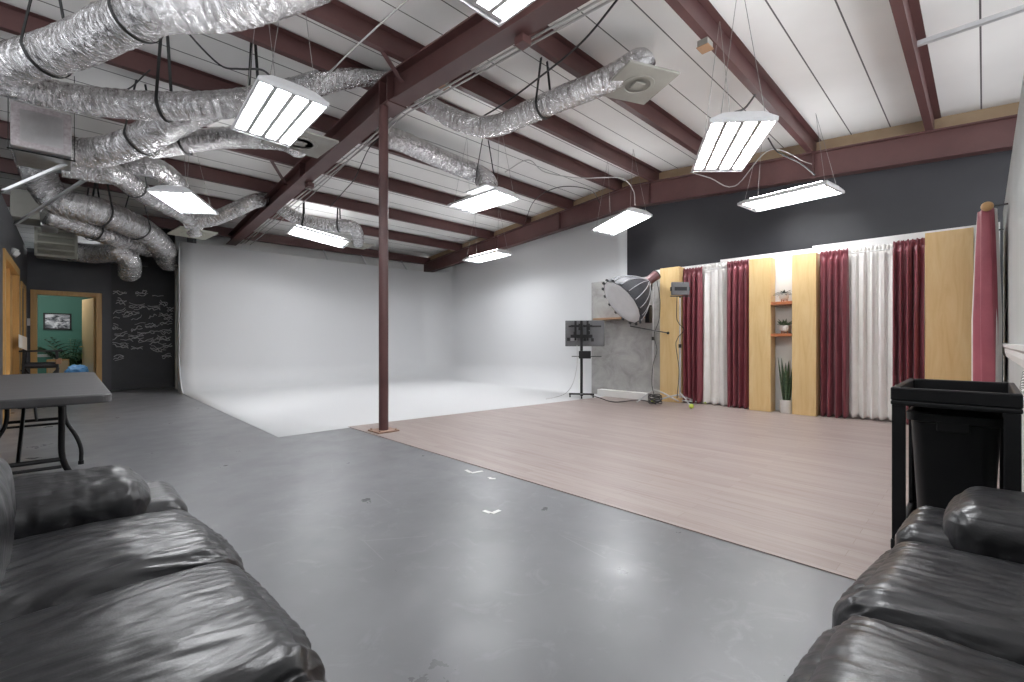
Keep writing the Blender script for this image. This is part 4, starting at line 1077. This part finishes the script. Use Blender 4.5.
root = thing('side_cabinet', 'small oak cabinet under the palm in the office', 'cabinet', (c.x-.12, 13.75, 0))
MB().bb(-.17, .17, -.2, .2, .04, .66).build('body', M['oak'], root, bevel=.005)
for k in range(2):
    dr = MB().bb(-.15, .15, -.218, -.2, .08+.29*k, .35+.29*k).build('drawer', M['oak_pale'], root, bevel=.004)
    MB().sphere((0, -.235, .2+.27*k), .018, 2).build('knob', M['brass'], dr, smooth=True)
MB().bb(-.15, .15, -.18, .18, 0, .04).build('plinth', M['black_metal'], root)
c = P(77, 370, Y=13.1)
o = cushion((0, 0, .25), (.36, .36, .46), .12, (.02, .02, .03), .03, (5, 5, 5), 77, 30).build('blue_bag', M['blue'], smooth=True, loc=(0, 0, 0)); o.location = (c.x+.02, 13.3, .03)
tag(o, 'crumpled bright blue bag on the floor of the office', 'bag')
c = P(45, 355, Y=14.6)
c.x -= .12
root = thing('low_table', 'low white table behind the director chair in the office', 'table', (c.x, 14.6, 0))
MB().bb(-.3, .3, -.25, .25, .70, .75).build('tabletop', M['ceramic'], root, bevel=.006)
MB().bb(-.28, .28, -.22, .22, .18, .21).build('lower_shelf', M['ceramic'], root, bevel=.004)
for sx in (-.27, .27):
    for sy in (-.22, .22): MB().bb(sx-.02, sx+.02, sy-.02, sy+.02, 0, .70).build('leg', M['ceramic'], root)
root = thing('office_fill_lamp', 'unseen flat lamp added under the office ceiling to light the room', 'ceiling light', (-.4, 13.7, 2.69))  # out of view, added to light the office interior
MB().bb(-.32, .32, -.32, .32, -.03, .01).build('frame', M['fixture'], root)
MB().bb(-.28, .28, -.28, .28, -.04, -.03).build('lens', mat('office_fill_glow', (1, 1, 1), .5, emit=(1, .97, .93), strength=22), root)

# ------------------------------------------------------------------ tape marks on the floor
def ell(x, y, a, lab, L=.09, gap=1):
    p = P(x, y, z=.001); u = Vector((math.cos(a), math.sin(a), 0)); v = Vector((-u.y, u.x, 0))
    b = MB().bar(p + Vector((0, 0, .0008)), p + u*L + Vector((0, 0, .0008)), .028, .0012).bar(p + v*.014 + Vector((0, 0, .0008)), p + v*L*gap + Vector((0, 0, .0008)), .028, .0012)
    tag(b.build('tape_mark', M['tape'], loc=p), lab, 'tape mark', 'tape corner marks')
ell(471.5, 473, -.2, 'white tape corner on the grey floor, farthest from the sofas', .1)
ell(489, 478.5, -.9, 'small white tape scrap on the grey floor beside the farthest tape corner', .05, .6)
ell(492, 513.5, .1, 'white tape corner on the grey floor, nearest the sofas', .07)

# ------------------------------------------------------------------ light, camera
w = bpy.data.worlds.new('World'); S.world = w; w.use_nodes = True
w.node_tree.nodes['Background'].inputs[0].default_value = (.93, .96, 1, 1); w.node_tree.nodes['Background'].inputs[1].default_value = 4.0
cam = bpy.data.cameras.new('camera'); co_ = bpy.data.objects.new('camera', cam); COL.objects.link(co_)
co_.location = (0, 0, H); cam.sensor_width = 36; cam.lens = F/1024*36; cam.clip_start = .02
co_.rotation_euler = (PI/2, 0, AZ - PI/2); cam.shift_y = 1.0/1024
S.camera = co_
vs = S.view_settings
vs.view_transform = 'Standard'; vs.look = 'None'; vs.gamma = 1; vs.use_curve_mapping = False; vs.exposure = 0.30
S.cycles.use_denoising = True; S.cycles.caustics_reflective = False; S.cycles.caustics_refractive = False; S.cycles.sample_clamp_indirect = 6; S.cycles.blur_glossy = 1.0
S.cycles.max_bounces = 8; S.cycles.diffuse_bounces = 5
